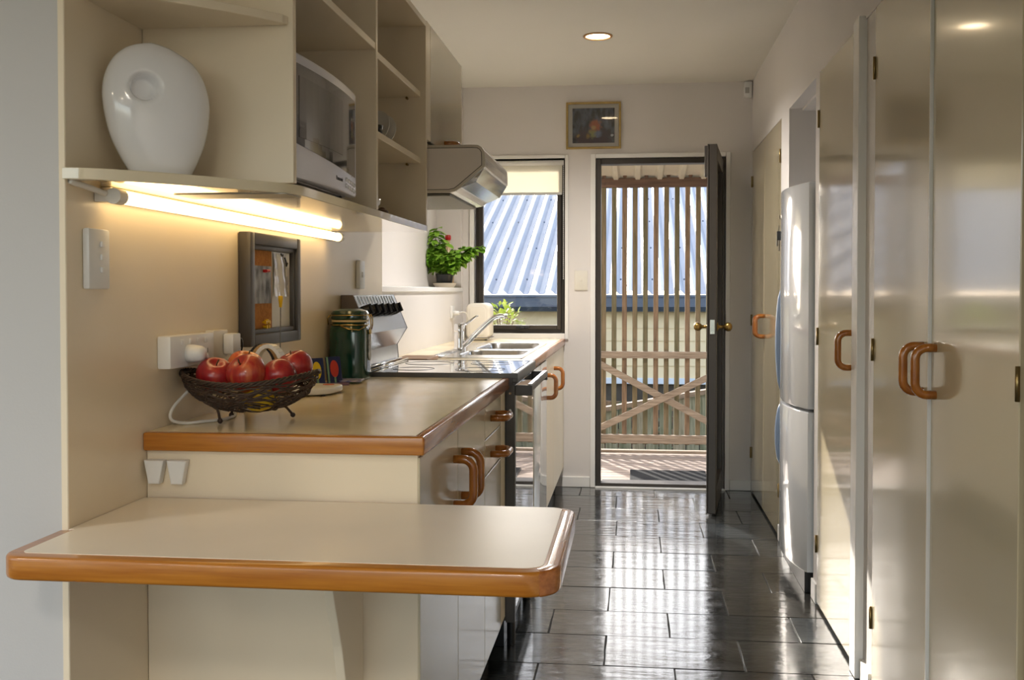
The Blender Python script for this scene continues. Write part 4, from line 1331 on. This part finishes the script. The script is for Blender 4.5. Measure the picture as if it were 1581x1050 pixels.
obj('viewing_window', b, mat('perforated_window', s(66, 64, 60), 0.12, coat=0.6, coat_rough=0.03, var=0.1, vscale=300), dg)
obj('control_strip', B().box(mwx(2.42) + 0.0012, mwx(2.42) + 0.0022, 2.396, 2.398, 1.436, mz1 - 0.024), mat('strip_line', s(110, 110, 112), 0.3), dg)
obj('display', B().box(mwx(2.42) + 0.0010, mwx(2.42) + 0.0022, 2.404, 2.430, 1.572, 1.598), mat('display_grey', s(96, 100, 116), 0.2), dg)
for i in range(5):
    for j in range(2):
        y, z = 2.335 + i * 0.022, 1.424 - j * 0.014 - i * 0.0012
        obj('button', B().ball((mwx(y) + 0.0005, y, z), 1, 12, (0.004, 0.0085, 0.0052)), mat('chrome_button', s(230, 232, 240), 0.12, metal=0.5), mw, True)
fc = bpy.data.curves.new('lettering', 'FONT')
fc.body = 'Panasonic'
fc.size = 0.0135
fc.extrude = 0.0003
fo = bpy.data.objects.new('lettering', fc)
fo.matrix_world = Matrix(((0, 0, 1, mwx(2.25) + 0.0006 + 0.8), (1, 0, 0, 2.245 - 2.22), (0, 1, 0, 1.415 - 1.379), (0, 0, 0, 1)))
fc.materials.append(mat('dark_print', s(50, 50, 56), 0.5))
col.objects.link(fo)
bpy.context.view_layer.update()
lm_ = bpy.data.meshes.new_from_object(fo.evaluated_get(bpy.context.evaluated_depsgraph_get()))
lo = bpy.data.objects.new('brand_lettering', lm_)
lo.matrix_local = fo.matrix_local
bpy.data.objects.remove(fo)
col.objects.link(lo)
lo.parent = mw
for yy in (2.03, 2.41):
    for xx in (-0.90, -0.70):
        obj('foot', B().cyl((xx, yy, UZ1 + 0.0005), (xx, yy, mz0 + 0.001), 0.01, 12), BLACK, mw)

# crockery and a small item in the next bay
for k, (y, lab) in enumerate(((2.952, 'white saucer standing on edge, nearer one on the small shelf'), (3.035, 'white saucer standing on edge, farther one on the small shelf'))):
    t = tag(obj('saucer', B().lathe([(0, 0), (0.025, 0), (0.028, 0.003), (0.047, 0.010), (0.048, 0.0125), (0.027, 0.006), (0, 0.004)], (-0.735, y, 1.594 + 0.046), 28,
            mtx=Matrix.Rotation(math.radians(-25), 4, 'Z') @ Matrix.Rotation(math.radians(78), 4, 'X')), mat('white_china', s(240, 238, 232), 0.12, coat=0.5), None, 'auto'), lab, 'saucer', 'saucers on the small shelf')
tag(obj('cup', B().lathe([(0, 1.5943), (0.018, 1.5943), (0.026, 1.606), (0.030, 1.632), (0.028, 1.632), (0.023, 1.608), (0, 1.600)], (-0.73, 2.86, 0), 24), mat('dark_china', s(40, 38, 36), 0.25), None, True), 'small dark cup beside the white saucers', 'cup')
tag(obj('small_bowl', B().lathe([(0, UZ1 + .0005), (0.018, UZ1 + .0005), (0.034, UZ1 + .02), (0.036, UZ1 + .032), (0.033, UZ1 + .032), (0.017, UZ1 + .008), (0, UZ1 + .006)], (-0.70, 2.685, 0), 24), MATS['white_china'], None, True), 'white little bowl on the bottom board next to the microwave bay', 'bowl')
tag(obj('trinket', B().ball((-0.70, 2.83, UZ1 + 0.009), 1, 14, (0.022, 0.026, 0.009)).ball((-0.70, 2.845, UZ1 + 0.016), 1, 10, (0.010, 0.012, 0.008)), mat('brown_wood_trinket', s(96, 66, 44), 0.5, var=0.2, vscale=60), None, True), 'small dark brown item on the bottom board', 'ornament')

# ------------------------------------------------------------------ vase
CER = mat('white_ceramic', s(238, 237, 237), 0.14, coat=0.6, coat_rough=0.05)
vc = Vector((-0.868, 1.838, UZ1))
va = thing('vase', 'white rounded ceramic vase with a dimple on the curved shelf', 'vase', vc)
vb = B()
uax = Vector((0.80, 0.60, 0)).normalized()
tax = Vector((uax.y, -uax.x, 0))      # towards the camera side
zh = 0.244
nr, ns = 90, 150
rings = []
for i in range(nr + 1):
    v = i / nr
    # half widths left / right as a function of height
    def prof_w(v, pts):
        m_ = len(pts)
        sl = [(pts[min(i_ + 1, m_ - 1)][1] - pts[max(i_ - 1, 0)][1]) / (pts[min(i_ + 1, m_ - 1)][0] - pts[max(i_ - 1, 0)][0]) for i_ in range(m_)]
        for i_ in range(m_ - 1):
            (a, wa), (c, wc_) = pts[i_], pts[i_ + 1]
            if a <= v <= c:
                h_ = c - a
                u = (v - a) / h_
                return (2 * u ** 3 - 3 * u * u + 1) * wa + (u ** 3 - 2 * u * u + u) * h_ * sl[i_] + (-2 * u ** 3 + 3 * u * u) * wc_ + (u ** 3 - u * u) * h_ * sl[i_ + 1]
        return pts[-1][1]
    ang = v * PI
    wl = prof_w(v, [(0, 0.054), (0.12, 0.072), (0.3, 0.092), (0.55, 0.104), (0.72, 0.101), (0.86, 0.086), (0.94, 0.066), (0.98, 0.046), (1, 0.024)])
    wr = prof_w(v, [(0, 0.050), (0.10, 0.062), (0.28, 0.078), (0.5, 0.086), (0.66, 0.084), (0.80, 0.075), (0.90, 0.062), (0.96, 0.046), (1, 0.020)])
    th = prof_w(v, [(0, 0.026), (0.25, 0.040), (0.5, 0.044), (0.75, 0.037), (0.92, 0.022), (1, 0.008)])
    z = zh * v
    ring = []
    for k in range(ns):
        a = 2 * PI * k / ns
        ca, sa = math.cos(a), math.sin(a)
        w = wr if ca > 0 else wl
        du = w * math.copysign(abs(ca) ** 0.9, ca)
        dt = th * math.copysign(abs(sa) ** 0.9, sa)
        # dimple on the camera side
        dd = math.hypot(du + 0.036, (z - 0.157))
        if dt > 0:
            q = dd / 0.0235
            dt -= 0.030 / (1 + math.exp(min(60, (q - 1) * 14)))
        # lean of the top: left lobe higher than right
        zz = z - 0.022 * max(0, du + 0.02) / 0.09 * v ** 3
        ring.append(vb.bm.verts.new(vc + uax * (du - 0.0) + tax * dt + Vector((0, 0, zz + 0.0006))))
    rings.append(ring)
for a, c in zip(rings[:-1], rings[1:]):
    for k in range(ns):
        j = (k + 1) % ns
        vb.bm.faces.new((a[k], a[j], c[j], c[k]))
vb.bm.faces.new(list(reversed(rings[0])))
vb.bm.faces.new(rings[-1])
bmesh.ops.recalc_face_normals(vb.bm, faces=vb.bm.faces)
obj('ceramic_body', vb, CER, va, True)

# ------------------------------------------------------------------ basil, bottle, white appliance at the window
pc = Vector((-1.075, 5.86, 1.188))
bs = thing('basil_plant', 'leafy green basil in a black pot on the niche ledge', 'plant', pc)
obj('saucer', B().lathe([(0, 0.0005), (0.052, 0.0005), (0.066, 0.020), (0.067, 0.026), (0.063, 0.026), (0.050, 0.006), (0, 0.005)], pc, 28), mat('stone_saucer', s(206, 194, 174), 0.4), bs, 'auto')
obj('pot', B().lathe([(0, 0.0065), (0.040, 0.0065), (0.050, 0.07), (0.053, 0.074), (0.050, 0.078), (0.046, 0.070), (0, 0.066)], pc, 24), BLACK, bs, 'auto')
BASIL = mat('basil_leaf', s(96, 150, 36), 0.4, color2=s(156, 196, 72), vscale=30)
rr = random.Random(5)
b = B()
stems = B()
for k in range(40):
    a = rr.uniform(0, 2 * PI)
    lean_ = rr.uniform(0.1, 1.0)
    h = rr.uniform(0.08, 0.20) * (1.0 - 0.25 * lean_)
    if k < 3:
        a, lean_, h = PI + 0.3 * k - .3, 0.45, 0.26 - 0.02 * k
    if 3 <= k < 7:
        a, lean_, h = -0.25 + 0.12 * k - .3, 1.25, 0.16
    base = pc + Vector((rr.uniform(-.02, .02), rr.uniform(-.02, .02), 0.066))
    tip = base + Vector((math.cos(a) * lean_ * 0.15, math.sin(a) * lean_ * 0.08, h))
    midp = (base + tip) / 2 + Vector((math.cos(a) * .01, math.sin(a) * .01, 0.02))
    stems.tube([base, midp, tip], 0.0022, 5)
    for j in range(20):
        u = rr.uniform(0.25, 1.05)
        p = base.lerp(midp, u * 2) if u < .5 else midp.lerp(tip, u * 2 - 1)
        aa = rr.uniform(0, 2 * PI)
        leaf_quad(b.bm, p, (math.cos(aa), math.sin(aa), rr.uniform(-.6, .35)), (rr.uniform(-.5, .5), rr.uniform(-.9, .2), 1), rr.uniform(.036, .062), rr.uniform(.030, .050), 0.35)
for v_ in b.bm.verts:
    v_.co.x = max(v_.co.x, -1.166 + 0.002 * math.sin(v_.co.z * 300))
obj('leaves', b, BASIL, bs, True, kind='stuff')
obj('stems', stems, mat('basil_stem', s(120, 160, 70), 0.5), bs, True)
bo = thing('bottle', 'tall glass bottle with red cap behind the basil', 'bottle', (-1.085, 6.02, 1.188))
obj('glass_body', B().lathe([(0, 0.0006), (0.034, 0.0006), (0.036, 0.01), (0.036, 0.17), (0.028, 0.20), (0.0155, 0.225), (0.0135, 0.28), (0, 0.28)], (-1.085, 6.02, 1.188), 24), mat('oil_glass', s(206, 180, 140), 0.12, coat=0.5), bo, True)
obj('cap', B().lathe([(0, 0.2802), (0.016, 0.2802), (0.018, 0.286), (0.018, 0.304), (0.014, 0.310), (0, 0.311)], (-1.085, 6.02, 1.188), 20), PINR, bo, 'auto')

ap = thing('white_appliance', 'tall rounded white appliance standing by the window', 'appliance', (-0.885, 5.92, 0.886))
pts = rrect(-0.952, -0.818, 0.890, 1.098, 0.034, 6)
obj('shell', B().prism(pts, 'Y', 5.86, 6.05, 0.012, 3), mat('appliance_white', s(232, 226, 214), 0.35), ap, 'auto')
obj('seam_band', B().box(-0.954, -0.816, 5.858, 6.052, 0.898, 0.903, 0.001), mat('seam_grey', s(120, 112, 104), 0.5), ap)
obj('front_panel', B().prism(rrect(-0.93, -0.84, 0.915, 1.08, 0.02, 5), 'Y', 5.857, 5.861, 0.001, 1), MATS['appliance_white'], ap)
for xx in (-0.93, -0.84):
    obj('foot', B().cyl((xx, 5.88, 0.8855), (xx, 5.88, 0.891), 0.008, 10), BLACK, ap)
obj('cord', B().cord([(-0.975, 5.76, 1.045), (-0.955, 5.775, 1.05), (-0.94, 5.80, 1.04), (-0.935, 5.83, 1.0), (-0.955, 5.90, 0.96), (-0.953, 5.92, 0.93)], 0.0035, 7), CORD, ap, True)

# ------------------------------------------------------------------ picture on the back wall
pf = thing('framed_picture', 'small gilt-framed dark still-life picture above the back door', 'picture', (-0.237, YB, 2.146))
GILT = mat('gilt_frame', s(176, 150, 92), 0.35, metal=0.4, var=0.12, vscale=30)
px0, px1, pz0, pz1 = -0.399, -0.075, 2.008, 2.284
obj('frame', frame_boxes(B(), px0, px1, pz0, pz1, YB - 0.018, YB - 0.0006, 0.013, 0.003), GILT, pf)
obj('mount', B().box(px0 + 0.012, px1 - 0.012, YB - 0.010, YB - 0.002, pz0 + 0.012, pz1 - 0.012), mat('mount_card', s(224, 220, 212), 0.6), pf)


def painting():
    m = bpy.data.materials.new('painted_print')
    m.use_nodes = True
    n = m.node_tree.nodes
    lk = m.node_tree.links
    p = n['Principled BSDF']
    p.inputs['Roughness'].default_value = 0.25
    tc = n.new('ShaderNodeTexCoord')
    nz = n.new('ShaderNodeTexNoise')
    nz.inputs['Scale'].default_value = 32
    nz.inputs['Detail'].default_value = 5
    mp = n.new('ShaderNodeMapping')
    mp.inputs['Scale'].default_value = (1.3, 1, 0.6)
    lk.new(tc.outputs['Object'], mp.inputs[0])
    lk.new(mp.outputs[0], nz.inputs['Vector'])
    rp = n.new('ShaderNodeValToRGB')
    rp.color_ramp.elements[0].position = 0.38
    rp.color_ramp.elements[0].color = (*s(34, 38, 48), 1)
    rp.color_ramp.elements[1].position = 0.72
    rp.color_ramp.elements[1].color = (*s(120, 130, 152), 1)
    lk.new(nz.outputs['Fac'], rp.inputs[0])
    cur = rp.outputs[0]
    nv = n.new('ShaderNodeTexNoise')
    nv.inputs['Scale'].default_value = 60
    lk.new(tc.outputs['Object'], nv.inputs['Vector'])
    for (cx, cz, r, c) in ((-0.04, -0.085, 0.07, s(86, 66, 74)), (0.04, -0.085, 0.07, s(80, 64, 78)), (0.0, -0.045, 0.028, s(170, 164, 110)), (0.03, -0.05, 0.022, s(132, 144, 172)),
                           (0.012, 0.0, 0.034, s(196, 112, 78)), (0.0, -0.012, 0.014, s(214, 176, 120)), (-0.09, -0.06, 0.010, s(180, 150, 96)), (0.11, -0.06, 0.008, s(230, 236, 244)), (-0.03, -0.062, 0.014, s(170, 140, 84))):
        vs = n.new('ShaderNodeVectorMath')
        vs.operation = 'DISTANCE'
        vs.inputs[1].default_value = (cx, -0.012, cz)
        lk.new(tc.outputs['Object'], vs.inputs[0])
        ad_ = n.new('ShaderNodeMath')
        ad_.operation = 'MULTIPLY_ADD'
        ad_.inputs[1].default_value = r * 1.4
        lk.new(nv.outputs['Fac'], ad_.inputs[0])
        lk.new(vs.outputs['Value'], ad_.inputs[2])
        mr = n.new('ShaderNodeMapRange')
        mr.inputs['From Min'].default_value = r * 1.9
        mr.inputs['From Max'].default_value = r * 1.3
        lk.new(ad_.outputs[0], mr.inputs['Value'])
        mx = n.new('ShaderNodeMix')
        mx.data_type = 'RGBA'
        lk.new(mr.outputs[0], mx.inputs[0])
        lk.new(cur, mx.inputs[6])
        mx.inputs[7].default_value = (*c, 1)
        cur = mx.outputs[2]
    lk.new(cur, p.inputs['Base Color'])
    return m


obj('print', B().box(px0 + 0.038, px1 - 0.038, YB - 0.0112, YB - 0.009, pz0 + 0.035, pz1 - 0.036), painting(), pf)
obj('glazing', B().box(px0 + 0.012, px1 - 0.012, YB - 0.0135, YB - 0.0125, pz0 + 0.012, pz1 - 0.012), GLASS, pf)

# ------------------------------------------------------------------ right hand tall cupboards
HINGE = mat('hinge_brass', s(150, 128, 84), 0.3, metal=0.9)


def tall_door(parent, y0, y1, z0, z1, yh=None, hinge_y=None, x=XR):
    d = obj('door', B().box(x, x + 0.02, y0 + 0.002, y1 - 0.002, z0, z1, 0.002, 1), GLOSS, parent)
    if yh is not None:
        d_handle(d, (x, yh, 1.037), (x, yh, 0.929), (-1, 0, 0))
    if hinge_y is not None:
        for zc in (0.23, 1.0, 1.80):
            obj('hinge', B().cyl((x - 0.003, hinge_y, zc - 0.032), (x - 0.003, hinge_y, zc + 0.032), 0.0045, 8), HINGE, d, True)
    return d


t1 = thing('tall_cupboard', 'cream double-door tall cupboard beside the back door', 'cupboard', (0.95, 5.55, 0))
obj('body', B().box(XR + 0.058, 1.31, 4.97, 6.13, 0.01, 1.97), LAM, t1)
tall_door(t1, 5.57, 6.132, 0.012, 1.97, 5.60, 6.131, XR - 0.002)
tall_door(t1, 4.968, 5.57, 0.012, 1.97, 5.535, 4.969, XR - 0.002)
t2 = thing('tall_cupboard', 'cream single-door tall cupboard between fridge and white post', 'cupboard', (0.95, 3.6, 0))
obj('body', B().box(XR + 0.058, 1.31, 3.28, 3.93, 0.01, 1.97), LAM, t2)
tall_door(t2, 3.279, 3.932, 0.012, 1.972, 3.318, 3.931, XR - 0.006)
t3 = thing('tall_cupboard', 'cream double-door tall cupboard nearest the camera', 'cupboard', (0.95, 2.5, 0))
obj('body', B().box(XR + 0.058, 1.31, 1.92, 3.05, 0.01, 1.97), LAM, t3)
tall_door(t3, 2.508, 3.058, 0.012, 1.972, 2.545, 3.056, XR - 0.003)
tall_door(t3, 1.945, 2.502, 0.012, 1.972, 2.462, 1.947, XR + 0.003)
obj('edge_strip', B().box(XR - 0.0032, XR + 0.015, 2.5035, 2.5092, 0.012, 1.972), TRIM, t3)

# ------------------------------------------------------------------ fridge in the recess
fr = thing('fridge', 'white fridge freezer with bowed front in the wall recess', 'fridge', (0.95, 4.38, 0))
FRW = mat('fridge_white', s(226, 229, 233), 0.12, coat=0.6, coat_rough=0.04)
fy0, fy1 = 4.062, 4.702
obj('body', B().box(0.70, 1.29, fy0, fy1, 0.03, 1.585, 0.006), FRW, fr)


def fridge_front(z0, z1):
    n = 18
    pts = []
    for i in range(n + 1):
        u = i / n
        y = fy0 + (fy1 - fy0) * u
        x = 0.664 - 0.052 * math.sin(PI * min(1, max(0, u))) ** 0.8
        pts.append((x, y))
    pts += [(0.698, fy1), (0.698, fy0)]
    return B().prism(pts, 'Z', z0, z1, 0.006, 2)


obj('freezer_door', fridge_front(0.085, 0.703), FRW, fr, 'auto')
ud_ = obj('fridge_door', fridge_front(0.713, 1.585), FRW, fr, 'auto')
HBL = mat('fridge_handle_blue', s(150, 170, 200), 0.3)
for (za, zb) in ((0.735, 1.18), (0.42, 0.685)):
    b = B()
    n = 10
    for sgn in (0,):
        pts = []
        for i in range(n + 1):
            u = i / n
            z = za + (zb - za) * u
            pts.append((0.632 - 0.012 * math.sin(PI * u) ** 0.6, 4.56, z))
        b.tube(pts, 0.012, 10, radii=[0.004 + 0.010 * math.sin(PI * i / n) ** 0.5 for i in range(n + 1)])
    obj('handle', b, HBL, fr, True)
obj('grille', B().box(0.66, 0.70, fy0 + 0.03, fy1 - 0.03, 0.0, 0.08), BLACK, fr)
obj('badge', B().box(0.6105, 0.6155, 4.44, 4.475, 1.47, 1.485), CHROME, fr)
km = thing('key_holder', 'black clip with hanging keys on the fridge door', 'keys', (0.60, 4.55, 1.40))
obj('clip', B().box(0.612, 0.634, 4.555, 4.575, 1.385, 1.425, 0.003), BLACK, km)
obj('keys', B().tube([(0.622, 4.565, 1.45), (0.618, 4.565, 1.42)], 0.002, 6).box(0.610, 0.616, 4.556, 4.576, 1.36, 1.388, 0.002).box(0.620, 0.624, 4.558, 4.578, 1.34, 1.386, 0.002), mat('key_metal', s(96, 90, 80), 0.4, metal=0.7), km)

# ------------------------------------------------------------------ ceiling downlights (the visible one, plus unseen fill lamps added over the living area)
BULB = mat('warm_bulb', (1, 0.9, 0.75), 0.3, emit=(1.0, 0.80, 0.52), estr=9.0)


def downlight(x, y, label, energy, k=1.0, spot=130, blend=1.0):
    t = thing('downlight', label, 'light', (x, y, CZ), 'recessed ceiling downlights')
    b = B()
    b.lathe([(0.058 * k, CZ - 0.0005), (0.070 * k, CZ - 0.0005), (0.071 * k, CZ - 0.004), (0.066 * k, CZ - 0.008), (0.058 * k, CZ - 0.006), (0.058 * k, CZ - 0.0005)], (x, y, 0), 40, caps=False)
    obj('ring', b, mat('downlight_ring', s(206, 160, 110), 0.3, metal=0.3), t, True)
    obj('bulb', B().lathe([(0, CZ - 0.0045), (0.030 * k, CZ - 0.0042), (0.058 * k, CZ - 0.002), (0.058 * k, CZ - 0.0006), (0, CZ - 0.0006)], (x, y, 0), 32), BULB, t, True)
    d = bpy.data.lights.new('lamp', 'SPOT')
    d.energy = energy
    d.spot_size = math.radians(spot)
    d.spot_blend = blend
    d.color = (1.0, 0.955, 0.91)
    d.shadow_soft_size = 0.055 * k
    o = bpy.data.objects.new('lamp', d)
    o.location = (0, 0, -0.02)
    o.parent = t
    col.objects.link(o)


downlight(-0.172, 4.987, 'glowing round recessed downlight in the kitchen ceiling', 75, 1.0, 150)
for (x, y, wh_) in ((-0.25, -1.0, 'first row, nearer the kitchen'), (-2.6, 0.3, 'left, by the side window'), (-0.8, -2.6, 'right, by the rear glass wall'), (-2.6, -1.9, 'far left rear corner')):  # lamps added out of view to brighten the interior
    downlight(x, y, 'unseen fill light added over the living room, ' + wh_, 56, 3.2, 168, 0.8)
